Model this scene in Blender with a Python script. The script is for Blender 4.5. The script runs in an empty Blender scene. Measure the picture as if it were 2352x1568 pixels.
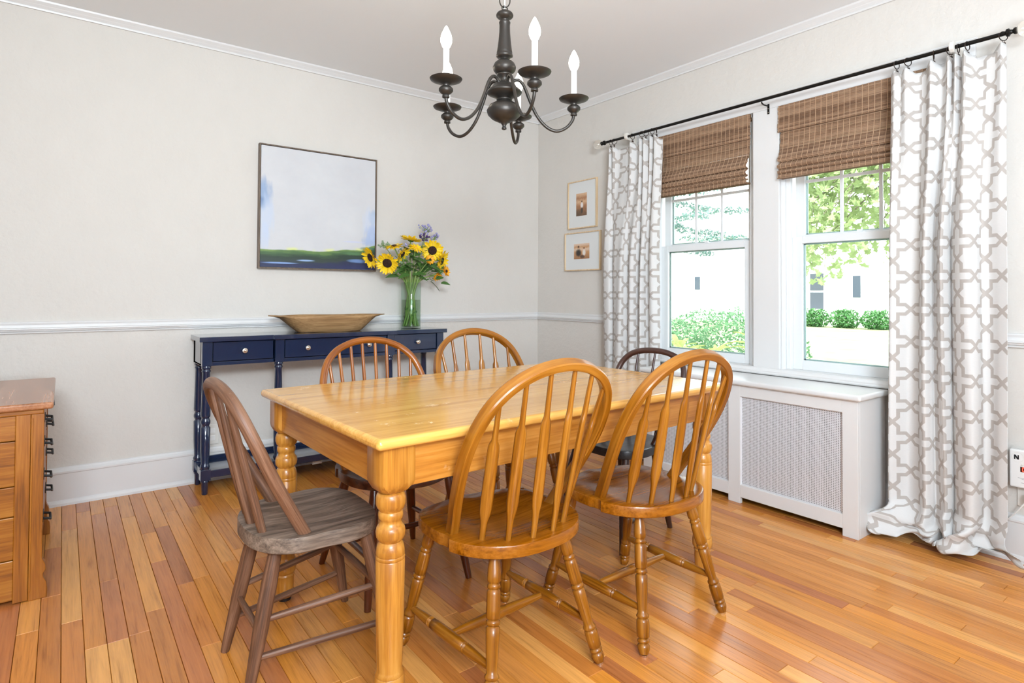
import bpy, math, random
from mathutils import Vector, Matrix
random.seed(7)
SC = bpy.context.scene
COL = SC.collection
PI = math.pi

# ------------------------------------------------------------------ camera
cam_d = bpy.data.cameras.new('camera')
cam = bpy.data.objects.new('camera', cam_d)
COL.objects.link(cam)
cam_d.sensor_width = 36.0
cam_d.lens = 1361.5 * 36.0 / 2352.0
cam_d.shift_y = -(784 - 649.49) / 2352.0
cam_d.clip_start = 0.05
cam_d.clip_end = 300
_r = Vector((0.797008, -0.603944, 0.005445)); _u = Vector((-0.014979, -0.010752, 0.99983)); _f = Vector((0.603783, 0.796954, 0.017616))
cam.matrix_world = Matrix(((_r.x, _u.x, -_f.x, 0), (_r.y, _u.y, -_f.y, 0), (_r.z, _u.z, -_f.z, 1.0918), (0, 0, 0, 1)))
SC.camera = cam

# ------------------------------------------------------------------ world, sun, big lights, exposure
W = bpy.data.worlds.new('World'); SC.world = W; W.use_nodes = True
bg = W.node_tree.nodes['Background']
bg.inputs[0].default_value = (0.93, 0.97, 1.0, 1); bg.inputs[1].default_value = 4.2
SC.view_settings.view_transform = 'Standard'
SC.view_settings.look = 'None'
SC.view_settings.exposure = 0.23
SC.view_settings.gamma = 1.0
SC.view_settings.use_curve_mapping = False

def lamp(name, kind, loc, aim, energy, color=(1, 1, 1), size=(1, 1)):
    d = bpy.data.lights.new(name, kind); d.energy = energy; d.color = color
    if kind == 'AREA':
        d.shape = 'RECTANGLE'; d.size, d.size_y = size
    o = bpy.data.objects.new(name, d); COL.objects.link(o)
    o.location = loc
    o.rotation_euler = (Vector(aim) - Vector(loc)).to_track_quat('-Z', 'Y').to_euler()
    return o
sun = lamp('sun', 'SUN', (0, 0, 12), (9, 4, 0), 9.0, (1, .97, .9)); sun.data.angle = math.radians(1.5)
_a = lamp('flash_umbrella', 'AREA', (-.35, -1.65, 2.35), (2.2, 3.5, .5), 66, (.79, .90, 1.0), (1.1, .8)); _a.data.spread = math.radians(105)
lamp('flash_bounce', 'AREA', (.15, -.9, 1.0), (.4, -.35, 2.55), 126, (.79, .90, 1.0), (1.4, 1.1))
for _y in (2.24, 1.34):
    _p = lamp('daylight_portal', 'AREA', (3.36, _y, 1.40), (2.0, _y, 1.40), 1, (1, 1, 1), (.74, 1.48)); _p.data.cycles.is_portal = True

# ------------------------------------------------------------------ mesh helpers
class MB:
    def __init__(s): s.v = []; s.f = []; s.uv = {}; s.mi = []
    def add(s, vs, fs, uvs=None):
        b = len(s.v); s.v += [tuple(v) for v in vs]
        for i, f in enumerate(fs):
            if uvs: s.uv[len(s.f)] = uvs[i]
            s.f.append([b + k for k in f])
        return s
    def box(s, x0, x1, y0, y1, z0, z1):
        x0, x1 = min(x0, x1), max(x0, x1); y0, y1 = min(y0, y1), max(y0, y1); z0, z1 = min(z0, z1), max(z0, z1)
        return s.add([(x0, y0, z0), (x1, y0, z0), (x1, y1, z0), (x0, y1, z0), (x0, y0, z1), (x1, y0, z1), (x1, y1, z1), (x0, y1, z1)],
                     [(0, 3, 2, 1), (4, 5, 6, 7), (0, 1, 5, 4), (1, 2, 6, 5), (2, 3, 7, 6), (3, 0, 4, 7)])
    def prism(s, pts, axis, a, b):
        # polygon pts (2d) extruded along axis from a to b
        def P(p, t):
            if axis == 'x': return (t, p[0], p[1])
            if axis == 'y': return (p[0], t, p[1])
            return (p[0], p[1], t)
        n = len(pts)
        vs = [P(p, a) for p in pts] + [P(p, b) for p in pts]
        fs = [list(range(n))[::-1], list(range(n, 2 * n))] + [(i, (i + 1) % n, n + (i + 1) % n, n + i) for i in range(n)]
        return s.add(vs, fs)
    def tube(s, pts, rad, n=10, caps=True, up=None, closed=False):
        # rad: float | f(t)->(rx,ry) ; section rx along 'side', ry along 'up-ish'
        pts = [Vector(p) for p in pts]; m = len(pts)
        L = [0]
        for i in range(1, m): L.append(L[-1] + (pts[i] - pts[i - 1]).length)
        tot = L[-1] or 1
        ref = Vector(up) if up else None
        tang = []
        for i in range(m):
            if closed: t = pts[(i + 1) % m] - pts[i - 1]
            else: t = pts[min(i + 1, m - 1)] - pts[max(i - 1, 0)]
            tang.append(t.normalized())
        if ref is None:
            ref = Vector((0, 0, 1)) if abs(tang[0].z) < .9 else Vector((1, 0, 0))
        rings = []; nrm = ref
        for i in range(m):
            t = tang[i]
            if up: nrm = Vector(up)
            side = t.cross(nrm)
            if side.length < 1e-6: side = t.orthogonal()
            side.normalize(); nn = side.cross(t).normalized(); nrm = nn
            r = rad(L[i] / tot) if callable(rad) else rad
            rx, ry = (r, r) if not isinstance(r, tuple) else r
            rings.append([pts[i] + side * (rx * math.cos(a)) + nn * (ry * math.sin(a)) for a in [2 * PI * k / n for k in range(n)]])
        vs = [v for r in rings for v in r]; fs = []; uvs = []
        rr = .02
        for i in range(m - (0 if closed else 1)):
            j = (i + 1) % m
            for k in range(n):
                k2 = (k + 1) % n
                fs.append((i * n + k, i * n + k2, j * n + k2, j * n + k))
                u0, u1 = L[i], L[j] if j else tot; v0, v1 = k / n * 2 * PI * rr, (k + 1) / n * 2 * PI * rr
                uvs.append([(u0, v0), (u0, v1), (u1, v1), (u1, v0)])
        if caps and not closed:
            fs.append(tuple(range(n))[::-1]); uvs.append([(0, 0)] * n)
            fs.append(tuple((m - 1) * n + k for k in range(n))); uvs.append([(tot, 0)] * n)
        return s.add(vs, fs, uvs)
    def lathe(s, prof, p0=(0, 0, 0), p1=(0, 0, 1), n=16, frac=False):
        # prof list (t, r): t metres along p0->p1 (or fraction)
        p0 = Vector(p0); p1 = Vector(p1); d = p1 - p0; ln = d.length; d.normalize()
        a = d.orthogonal().normalized(); b = d.cross(a)
        vs = []; fs = []; uvs = []; m = len(prof)
        for t, r in prof:
            c = p0 + d * (t * ln if frac else t)
            vs += [c + a * (r * math.cos(2 * PI * k / n)) + b * (r * math.sin(2 * PI * k / n)) for k in range(n)]
        sc = ln if frac else 1
        for i in range(m - 1):
            for k in range(n):
                k2 = (k + 1) % n
                fs.append((i * n + k, i * n + k2, (i + 1) * n + k2, (i + 1) * n + k))
                rr = .02
                u0, u1 = prof[i][0] * sc, prof[i + 1][0] * sc; v0, v1 = k / n * 2 * PI * rr, (k + 1) / n * 2 * PI * rr
                uvs.append([(u0, v0), (u0, v1), (u1, v1), (u1, v0)])
        if prof[0][1] > 1e-5: fs.append(tuple(range(n))[::-1]); uvs.append([(0, 0)] * n)
        if prof[-1][1] > 1e-5: fs.append(tuple((m - 1) * n + k for k in range(n))); uvs.append([(0, 0)] * n)
        return s.add(vs, fs, uvs)
    def grid(s, rows, uvrows=None, closed=False):
        m = len(rows); n = len(rows[0]); vs = [v for r in rows for v in r]; fs = []; uvs = []
        for i in range(m - 1):
            for k in range(n if closed else n - 1):
                k2 = (k + 1) % n
                fs.append((i * n + k, i * n + k2, (i + 1) * n + k2, (i + 1) * n + k))
                if uvrows: uvs.append([uvrows[i][k], uvrows[i][k2], uvrows[i + 1][k2], uvrows[i + 1][k]])
        return s.add(vs, fs, uvs if uvrows else None)
    def mesh(s, name):
        me = bpy.data.meshes.new(name); me.from_pydata(s.v, [], s.f)
        if s.uv:
            ul = me.uv_layers.new(name='UVMap'); dat = ul.data; li = 0
            for fi, f in enumerate(s.f):
                u = s.uv.get(fi)
                for k in range(len(f)):
                    if u: dat[li].uv = u[k]
                    li += 1
        me.update()
        return me
    def build(s, name, mat=None, parent=None, smooth=False, bevel=0, seg=2, angle=40, solid=0, sub=0):
        o = bpy.data.objects.new(name, s.mesh(name)); COL.objects.link(o)
        if mat: o.data.materials.append(MAT[mat] if isinstance(mat, str) else mat)
        if parent: o.parent = parent
        if smooth:
            o.data.shade_smooth()
            o.data.set_sharp_from_angle(angle=math.radians(angle))
        if bevel:
            b = o.modifiers.new('bevel', 'BEVEL'); b.width = bevel; b.segments = seg; b.limit_method = 'ANGLE'; b.angle_limit = math.radians(35); b.harden_normals = False
        if solid:
            b = o.modifiers.new('solid', 'SOLIDIFY'); b.thickness = solid; b.offset = 0
        if sub:
            b = o.modifiers.new('sub', 'SUBSURF'); b.levels = sub; b.render_levels = sub
        return o

def tag(o, label=None, cat=None, group=None, kind=None):
    if label: o['label'] = label
    if cat: o['category'] = cat
    if group: o['group'] = group
    if kind: o['kind'] = kind
    return o
def thing(name, loc=(0, 0, 0), rz=0, label=None, cat=None, group=None, kind=None):
    o = bpy.data.objects.new(name, None); COL.objects.link(o); o.empty_display_size = .1
    o.location = loc; o.rotation_euler = (0, 0, rz)
    return tag(o, label, cat, group, kind)
def copy_tree(o, parent=None):
    c = o.copy(); COL.objects.link(c)
    if parent: c.parent = parent
    for ch in o.children: copy_tree(ch, c)
    return c
def catmull(P, n=8, closed=False):
    P = [Vector(p) for p in P]; out = []
    m = len(P)
    for i in range(m - (0 if closed else 1)):
        g = lambda k: P[k % m] if closed else P[max(0, min(m - 1, k))]
        a, b, c, d = g(i - 1), g(i), g(i + 1), g(i + 2)
        for k in range(n):
            t = k / n
            out.append(.5 * ((2 * b) + (c - a) * t + (2 * a - 5 * b + 4 * c - d) * t * t + (3 * b - a - 3 * c + d) * t ** 3))
    if not closed: out.append(P[-1])
    return out
def interp(tab, t):
    for (a, ra), (b, rb) in zip(tab, tab[1:]):
        if t <= b: return ra + (rb - ra) * ((t - a) / (b - a) if b > a else 0)
    return tab[-1][1]

# ------------------------------------------------------------------ materials
MAT = {}
class G:
    def __init__(s, name):
        s.m = bpy.data.materials.new(name); s.m.use_nodes = True; s.nt = s.m.node_tree; s.N = s.nt.nodes; s.L = s.nt.links
        s.b = s.N['Principled BSDF']; s.out = s.N['Material Output']; MAT[name] = s.m
    def put(s, sock, val):
        if hasattr(val, 'is_output') or isinstance(val, bpy.types.NodeSocket): s.L.new(val, sock)
        else:
            if isinstance(val, tuple) and len(val) == 3 and sock.type == 'RGBA': val = (*val, 1)
            sock.default_value = val
    def set(s, **k):
        for n, v in k.items(): s.put(s.b.inputs[n.replace('_', ' ')], v)
        return s
    def math(s, op, a, b=None, c=None, clamp=False):
        n = s.N.new('ShaderNodeMath'); n.operation = op; n.use_clamp = clamp
        s.put(n.inputs[0], a)
        if b is not None: s.put(n.inputs[1], b)
        if c is not None: s.put(n.inputs[2], c)
        return n.outputs[0]
    def coord(s, kind='Object'):
        return s.N.new('ShaderNodeTexCoord').outputs[kind]
    def mapping(s, vec, scale=(1, 1, 1), loc=(0, 0, 0), rot=(0, 0, 0)):
        n = s.N.new('ShaderNodeMapping'); s.put(n.inputs['Vector'], vec)
        s.put(n.inputs['Scale'], scale); s.put(n.inputs['Location'], loc); n.inputs['Rotation'].default_value = rot
        return n.outputs[0]
    def sep(s, vec):
        n = s.N.new('ShaderNodeSeparateXYZ'); s.put(n.inputs[0], vec); return n.outputs
    def comb(s, x, y, z):
        n = s.N.new('ShaderNodeCombineXYZ'); s.put(n.inputs[0], x); s.put(n.inputs[1], y); s.put(n.inputs[2], z); return n.outputs[0]
    def noise(s, vec, scale=5, detail=3, rough=.5, dist=0, out=0):
        n = s.N.new('ShaderNodeTexNoise'); s.put(n.inputs['Vector'], vec); n.inputs['Scale'].default_value = scale
        n.inputs['Detail'].default_value = detail; n.inputs['Roughness'].default_value = rough; n.inputs['Distortion'].default_value = dist
        return n.outputs[out]
    def ramp(s, fac, stops):
        n = s.N.new('ShaderNodeValToRGB'); e = n.color_ramp.elements
        while len(e) < len(stops): e.new(.5)
        for el, (p, c) in zip(e, stops): el.position = p; el.color = (*c, 1) if len(c) == 3 else c
        s.put(n.inputs[0], fac); return n.outputs[0]
    def mix(s, fac, a, b, mode='MIX'):
        n = s.N.new('ShaderNodeMix'); n.data_type = 'RGBA'; n.blend_type = mode
        s.put(n.inputs[0], fac); s.put(n.inputs[6], a); s.put(n.inputs[7], b); return n.outputs[2]
    def smooth(s, v, a, b):
        n = s.N.new('ShaderNodeMapRange'); n.interpolation_type = 'SMOOTHSTEP'
        s.put(n.inputs[0], v); n.inputs[1].default_value = a; n.inputs[2].default_value = b; return n.outputs[0]
    def bump(s, h, strength=.2, dist=.01):
        n = s.N.new('ShaderNodeBump'); n.inputs['Strength'].default_value = strength; n.inputs['Distance'].default_value = dist
        s.put(n.inputs['Height'], h); s.L.new(n.outputs[0], s.b.inputs['Normal']); return s

def plain(name, col, rough=.5, metal=0, **k):
    return G(name).set(Base_Color=(*col, 1), Roughness=rough, Metallic=metal, **k)
def satu(c, k):
    l = .3 * c[0] + .6 * c[1] + .1 * c[2]; return tuple(max(.0, l + (v - l) * k) for v in c)
def wood(name, dark, mid, light, axis='UV', rough=.35, scale=1.0, coat=0.0, wear=None, wear_amt=0):
    if name.split('_')[0] in ('pine', 'oak', 'bent', 'dresser', 'dark'): dark, mid, light = (satu(q, 1.08) for q in (dark, mid, light))
    g = G(name)
    c = g.coord('UV' if axis == 'UV' else 'Object')
    lo, hi = 2.2 * scale, 26 * scale
    sc = {'UV': (lo, hi, 1), 'X': (lo, hi, hi), 'Y': (hi, lo, hi), 'Z': (hi, hi, lo)}[axis]
    oi = g.N.new('ShaderNodeObjectInfo')
    rnd = g.math('MULTIPLY', oi.outputs['Random'], 37.0)
    v = g.mapping(c, sc, g.comb(rnd, rnd, rnd))
    n1 = g.noise(v, 1.0, 4, .6, .6)
    v2 = g.mapping(c, tuple(a * 4 if a > lo else a * 1.5 for a in sc), g.comb(rnd, rnd, rnd))
    n2 = g.noise(v2, 1.6, 3, .6)
    f = g.math('ADD', g.math('MULTIPLY', n1, .58), g.math('MULTIPLY', n2, .42))
    col = g.ramp(f, [(.36, dark), (.49, mid), (.63, light)])
    r = rough
    if wear:
        w = g.smooth(g.noise(c, 14, 5, .7), .60, .72)
        w2 = g.smooth(g.noise(c, 3.5, 2, .5), .5, .6)
        w = g.math('MULTIPLY', g.math('MULTIPLY', w, w2), wear_amt)
        col = g.mix(w, col, (*wear, 1))
        r = g.math('ADD', g.math('MULTIPLY', w, .25), rough)
    g.set(Base_Color=col, Roughness=r, Coat_Weight=coat, Coat_Roughness=.12)
    g.bump(n2, .06, .004)
    return g
def srgb(r, g, b):
    f = lambda c: (c / 255 / 12.92) if c / 255 <= .04045 else ((c / 255 + .055) / 1.055) ** 2.4
    return (f(r), f(g), f(b))

# wall plaster
g = G('plaster'); c = g.coord()
n = g.noise(c, 30, 5, .6); n2 = g.noise(g.mapping(c, (1, 1, .6)), 9, 3, .5)
g.set(Base_Color=g.mix(n2, (.645, .610, .562, 1), (.675, .640, .594, 1)), Roughness=.75).bump(g.math('ADD', n, g.math('MULTIPLY', n2, .6)), .35, .012)
g = G('ceiling_paint'); c = g.coord(); g.set(Base_Color=(.86, .88, .895, 1), Roughness=.85).bump(g.noise(c, 40, 3), .08, .005)
g = G('trim_white'); c = g.coord(); g.set(Base_Color=g.mix(g.noise(c, 6, 3), (.69, .681, .67, 1), (.73, .723, .715, 1)), Roughness=.32).bump(g.noise(c, 60, 2), .04, .003)
plain('vinyl_white', (.77, .785, .79), .3)
plain('gasket', (.34, .44, .44), .4)
plain('plastic_white', (.8, .79, .77), .3)
plain('plate_white', (.72, .69, .64), .35)
plain('cord_white', (.8, .78, .74), .4)
plain('black', (.012, .012, .014), .4)
plain('shadow_black', (.015, .013, .012), .9)  # near-black standing in for shade behind the radiator grilles
plain('led_window', (.03, .004, .006), .15)
g = G('led_red'); g.set(Base_Color=(.8, .05, .03, 1), Emission_Color=(1, .06, .03, 1), Emission_Strength=3.0)
plain('print_grey', (.35, .35, .36), .5)
# floor boards
g = G('oak_floor'); geo = g.N.new('ShaderNodeNewGeometry'); oi = g.N.new('ShaderNodeObjectInfo')
rnd = g.math('MULTIPLY', oi.outputs['Random'], 91.0)
v = g.mapping(geo.outputs['Position'], (34, 2.0, 1), g.comb(rnd, rnd, rnd))
n1 = g.noise(v, 1.0, 4, .62, 1.2)
v2 = g.mapping(geo.outputs['Position'], (150, 5, 1), g.comb(rnd, 0, rnd))
n2 = g.noise(v2, 1.2, 3, .6)
f = g.math('ADD', g.math('MULTIPLY', n1, .6), g.math('MULTIPLY', n2, .4))
grain = g.ramp(f, [(.34, (.66, .60, .54)), (.46, (.93, .92, .90)), (.60, (1.09, 1.09, 1.06))])
col = g.mix(1.0, oi.outputs['Color'], grain, 'MULTIPLY')
g.set(Base_Color=col, Roughness=g.math('ADD', g.math('MULTIPLY', n1, .10), .19), Specular_IOR_Level=.5)
g.bump(n2, .02, .002)
plain('subfloor', (.10, .045, .02), .8)
# furniture woods (linear rgb)
wood('pine_top', srgb(190, 134, 68), srgb(214, 160, 88), srgb(226, 176, 104), 'X', .20, .7, .35, srgb(238, 208, 160), .75)
wood('pine', srgb(150, 92, 40), srgb(178, 118, 56), srgb(196, 138, 74), 'X', .32, .8, .2, srgb(235, 205, 160), .25)
wood('pine_y', srgb(150, 92, 40), srgb(178, 118, 56), srgb(196, 138, 74), 'Y', .32, .8, .2, srgb(235, 205, 160), .25)
wood('pine_turned', srgb(154, 98, 44), srgb(184, 126, 60), srgb(202, 148, 80), 'Z', .30, .8, .2, srgb(230, 200, 150), .2)
wood('oak_chair', srgb(104, 58, 16), srgb(140, 86, 30), srgb(166, 112, 50), 'UV', .30, 1.0, .25)
wood('oak_seat', srgb(104, 56, 14), srgb(140, 82, 27), srgb(162, 102, 42), 'X', .24, .7, .35)
wood('bent_oak', srgb(106, 54, 18), srgb(140, 80, 32), srgb(164, 104, 50), 'UV', .28, 1.0, .25)
wood('dark_cherry', srgb(56, 22, 10), srgb(84, 38, 18), srgb(108, 54, 28), 'UV', .30, 1.0, .25)
wood('dark_cherry_seat', srgb(48, 20, 10), srgb(74, 36, 18), srgb(98, 52, 30), 'X', .28, .8, .25)
wood('rustic', srgb(76, 48, 32), srgb(112, 76, 54), srgb(142, 104, 80), 'UV', .5, 1.4, 0, srgb(190, 165, 145), .35)
wood('rustic_seat', srgb(74, 60, 50), srgb(112, 94, 80), srgb(146, 126, 110), 'Y', .55, 1.3, 0, srgb(180, 165, 150), .3)
wood('ebony', srgb(34, 18, 14), srgb(58, 34, 28), srgb(84, 54, 44), 'UV', .35, 1.2, .2)
wood('ebony_seat', srgb(22, 22, 24), srgb(36, 37, 40), srgb(54, 55, 58), 'Y', .34, 1.2, .2)
wood('dresser_oak', srgb(118, 68, 22), srgb(152, 92, 34), srgb(172, 114, 50), 'X', .42, 1.1, .1)
wood('dresser_oak_z', srgb(118, 68, 22), srgb(150, 90, 32), srgb(170, 110, 48), 'Z', .42, 1.1, .1)
wood('dresser_top', srgb(120, 74, 48), srgb(156, 104, 72), srgb(176, 124, 92), 'Y', .25, .8, .2)
wood('bowl_wood', srgb(118, 88, 54), srgb(154, 118, 76), srgb(178, 142, 98), 'X', .65, .8, 0)
wood('frame_blond', srgb(196, 166, 128), srgb(216, 188, 150), srgb(228, 204, 170), 'Z', .45, 1.5, 0)
wood('frame_walnut', srgb(78, 64, 52), srgb(104, 88, 74), srgb(126, 108, 92), 'Z', .5, 1.5, 0)
g = G('navy_paint'); c = g.coord(); g.set(Base_Color=g.mix(g.noise(c, 160, 2), (.0080, .019, .054, 1), (.0105, .024, .064, 1)), Roughness=.16, Coat_Weight=.8, Coat_Roughness=.04)
plain('nickel', (.72, .64, .55), .28, 1.0)
plain('iron_black', (.012, .011, .010), .34, .6)
g = G('bronze'); c = g.coord(); g.set(Base_Color=g.mix(g.noise(c, 40, 3), (.048, .043, .038, 1), (.066, .058, .051, 1)), Roughness=.40, Metallic=.7)
plain('ring_bronze', (.05, .035, .028), .4, .8)
plain('pull_iron', (.03, .03, .03), .45, .8)
plain('candle_white', (.85, .84, .8), .4)
g = G('bulb_glow'); g.set(Base_Color=(1, .96, .88, 1), Emission_Color=(1, .90, .74, 1), Emission_Strength=14)
plain('wood_bracket', (.76, .72, .66), .5)
g = G('clear_ball'); g.set(Base_Color=(.95, .92, .86, 1), Roughness=.03, Transmission_Weight=.92, IOR=1.4)
g = G('glass_pane'); gl = g.N.new('ShaderNodeBsdfGlossy'); gl.inputs['Roughness'].default_value = .02
tr = g.N.new('ShaderNodeBsdfTransparent'); tr.inputs[0].default_value = (.96, .99, .985, 1)
fr = g.N.new('ShaderNodeFresnel'); fr.inputs[0].default_value = 1.35; mx = g.N.new('ShaderNodeMixShader')
g.L.new(fr.outputs[0], mx.inputs[0]); g.L.new(tr.outputs[0], mx.inputs[1]); g.L.new(gl.outputs[0], mx.inputs[2]); g.L.new(mx.outputs[0], g.out.inputs[0])
g = G('vase_glass'); gl = g.N.new('ShaderNodeBsdfGlossy'); gl.inputs['Roughness'].default_value = .02
tr = g.N.new('ShaderNodeBsdfTransparent'); tr.inputs[0].default_value = (.90, .95, .92, 1)
lw = g.N.new('ShaderNodeLayerWeight'); lw.inputs[0].default_value = .5; fr = g.math('ADD', g.math('MULTIPLY', g.math('POWER', lw.outputs['Facing'], 4.0), .55), .03).node; mx = g.N.new('ShaderNodeMixShader')
g.L.new(fr.outputs[0], mx.inputs[0]); g.L.new(tr.outputs[0], mx.inputs[1]); g.L.new(gl.outputs[0], mx.inputs[2]); g.L.new(mx.outputs[0], g.out.inputs[0])
g = G('water'); gl = g.N.new('ShaderNodeBsdfGlossy'); gl.inputs['Roughness'].default_value = .02
tr = g.N.new('ShaderNodeBsdfTransparent'); tr.inputs[0].default_value = (.84, .92, .80, 1)
lw = g.N.new('ShaderNodeLayerWeight'); lw.inputs[0].default_value = .5; fr = g.math('ADD', g.math('MULTIPLY', g.math('POWER', lw.outputs['Facing'], 4.0), .55), .03).node; mx = g.N.new('ShaderNodeMixShader')
g.L.new(fr.outputs[0], mx.inputs[0]); g.L.new(tr.outputs[0], mx.inputs[1]); g.L.new(gl.outputs[0], mx.inputs[2]); g.L.new(mx.outputs[0], g.out.inputs[0])
# perforated metal sheet of the radiator cover: real see-through holes
g = G('perforated'); x, y, z = g.sep(g.coord())
T = .0078
def tri(gg, val):
    return gg.math('ABSOLUTE', gg.math('SUBTRACT', gg.math('FRACT', gg.math('DIVIDE', val, T)), .5))
hy, hz = tri(g, y), tri(g, z)
hole = g.math('LESS_THAN', g.math('SQRT', g.math('ADD', g.math('MULTIPLY', hy, hy), g.math('MULTIPLY', hz, hz))), .26)
g.set(Base_Color=(.76, .76, .78, 1), Roughness=.38, Metallic=.15, Alpha=g.math('SUBTRACT', 1.0, hole))
# printed curtain cloth: eight point stars and crosses
g = G('curtain_cloth'); u, v, _ = g.sep(g.coord('UV'))
T2 = .146; a = T2 / (2 * math.sqrt(2))
def fold(val): return g.math('ABSOLUTE', g.math('MULTIPLY', g.math('SUBTRACT', g.math('FRACT', g.math('DIVIDE', val, T2)), .5), T2))
fu, fv = fold(u), fold(v)
d1 = g.math('SUBTRACT', g.math('MAXIMUM', fu, fv), a)
d2 = g.math('SUBTRACT', g.math('DIVIDE', g.math('ADD', fu, fv), math.sqrt(2)), a)
d = g.math('ABSOLUTE', g.math('MINIMUM', d1, d2))
line = g.math('SUBTRACT', 1.0, g.smooth(d, .0066, .0082))
cc = g.coord('UV'); weave = g.noise(g.mapping(cc, (900, 260, 1)), 1, 2); slub = g.noise(g.mapping(cc, (60, 400, 1)), 1, 2)
white = g.mix(slub, (.745, .735, .72, 1), (.81, .80, .785, 1))
taupe = g.mix(slub, (.49, .445, .41, 1), (.56, .515, .475, 1))
colr = g.mix(line, white, taupe)
g.set(Base_Color=colr, Roughness=.85, Sheen_Weight=.1).bump(weave, .15, .002)
tl = g.N.new('ShaderNodeBsdfTranslucent'); g.L.new(colr, tl.inputs[0]); mx = g.N.new('ShaderNodeMixShader'); mx.inputs[0].default_value = .18
g.L.new(g.b.outputs[0], mx.inputs[1]); g.L.new(tl.outputs[0], mx.inputs[2]); g.L.new(mx.outputs[0], g.out.inputs[0])
# bamboo reeds
g = G('bamboo'); isl = g.N.new('ShaderNodeNewGeometry').outputs['Random Per Island']; c = g.coord(); n = g.noise(g.mapping(c, (1, 7, 160)), 1, 3, .6); n2 = g.noise(g.mapping(c, (1, 24, 60)), 1, 2)
g.set(Base_Color=g.ramp(g.math('ADD', g.math('ADD', g.math('MULTIPLY', n, .45), g.math('MULTIPLY', n2, .25)), g.math('MULTIPLY', isl, .3)), [(.34, srgb(112, 84, 64)), (.5, srgb(142, 112, 88)), (.66, srgb(166, 136, 110))]), Roughness=.6).bump(n, .2, .003)
plain('bamboo_thread', srgb(186, 154, 124), .8)
plain('bamboo_edge', srgb(112, 84, 58), .8)
# plants
plain('petal', (.95, .64, .012), .5, Subsurface_Weight=.0)
plain('petal_deep', (.90, .42, .012), .5)
g = G('seed_disc'); c = g.coord(); g.set(Base_Color=g.ramp(g.noise(c, 160, 2), [(.4, (.012, .004, .004)), (.62, (.05, .016, .008))]), Roughness=.9).bump(g.noise(c, 300, 2), .5, .004)
plain('stem_green', (.20, .30, .07), .55)
g = G('leaf_green'); c = g.coord(); g.set(Base_Color=g.mix(g.noise(c, 18, 2), (.035, .10, .018, 1), (.10, .22, .045, 1)), Roughness=.5)
plain('lavender', (.38, .36, .62), .7); plain('violet', (.07, .03, .16), .6); plain('bud_green', (.25, .34, .2), .6)

# ------------------------------------------------------------------ room shell
XR, YB, ZC = 3.1656, 3.8205, 2.554
XL, YF = -1.75, -1.9
tag(MB().box(XL, XR + .25, YF, YB + .12, -.20, -.0185).build('floor', 'subfloor'), kind='structure', label='narrow strip oak floor running towards the far wall', cat='floor')
floor = bpy.data.objects['floor']
tag(MB().box(XL - .1, XR + .25, YF - .1, YB + .12, ZC, ZC + .12).build('ceiling', 'ceiling_paint'), label='flat pale grey ceiling', cat='ceiling', kind='structure')
tag(MB().box(XL - .1, XR, YB, YB + .12, -.02, ZC).build('wall_back', 'plaster'), label='cream textured plaster wall behind the navy console', cat='wall', kind='structure')
tag(MB().box(XL - .12, XL, YF, YB, -.02, ZC).build('wall_left', 'plaster'), label='cream plaster wall left of the view', cat='wall', kind='structure')
tag(MB().box(XL - .1, XR, YF - .12, YF, -.02, ZC).build('wall_front', 'plaster'), label='cream plaster wall behind the camera', cat='wall', kind='structure')
OPN = [(1.868, 2.612), (.968, 1.713)]; OZ0, OZ1 = .655, 2.135
m = MB(); TW = .17
m.box(XR, XR + TW, YF, .968, -.02, ZC); m.box(XR, XR + TW, 2.612, YB + .12, -.02, ZC)
m.box(XR, XR + TW, .968, 2.612, -.02, OZ0); m.box(XR, XR + TW, .968, 2.612, OZ1, ZC); m.box(XR, XR + TW, 1.713, 1.868, OZ0, OZ1)
tag(m.build('wall_right', 'plaster'), label='cream plaster wall around the pair of windows', cat='wall', kind='structure')

# mouldings : profile (depth from wall, z)
def moulding(name, prof, label, which):
    mm = MB()
    if which == 'back': mm.prism([(YB - d, z) for d, z in prof], 'x', XL, XR)
    elif which == 'right_a': mm.prism([(XR - d, z) for d, z in prof], 'y', 2.754, YB)
    elif which == 'right_b': mm.prism([(XR - d, z) for d, z in prof], 'y', YF, .826)
    else: mm.prism([(XR - d, z) for d, z in prof], 'y', YF, YB)
    return tag(mm.build(name, 'trim_white'), label=label, cat='trim', kind='structure')
crown = [(0, 2.508), (.010, 2.508), (.012, 2.516), (.010, 2.519), (.020, 2.530), (.022, 2.533), (.034, 2.545), (.036, ZC), (0, ZC)]
moulding('trim_1', crown, 'thin white cornice moulding along the console wall', 'back')
moulding('trim_2', crown, 'thin white cornice moulding above the windows', 'right')
rail = [(0, .879), (.012, .879), (.013, .884), (.010, .886), (.018, .890), (.020, .896), (.024, .899), (.024, .904), (.016, .908), (.013, .920), (.016, .930), (.014, .935), (.008, .937), (0, .937)]
moulding('trim_3', rail, 'white chair rail running behind the console', 'back')
moulding('trim_4', rail, 'white chair rail between the corner and the curtain', 'right_a')
moulding('trim_5', rail, 'white chair rail at the right edge beside the patterned curtain', 'right_b')
base = [(0, 0), (.032, 0), (.031, .012), (.024, .024), (.019, .028), (.019, .158), (.022, .162), (.022, .170), (.012, .180), (.008, .188), (0, .190)]
def bb(name, which, lab):
    o = moulding(name, base, lab, which); o['category'] = 'baseboard'; return o
bb('baseboard_back', 'back', 'tall white baseboard under the console wall')
bb('baseboard_right', 'right', 'tall white baseboard below the windows and curtain')

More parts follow.
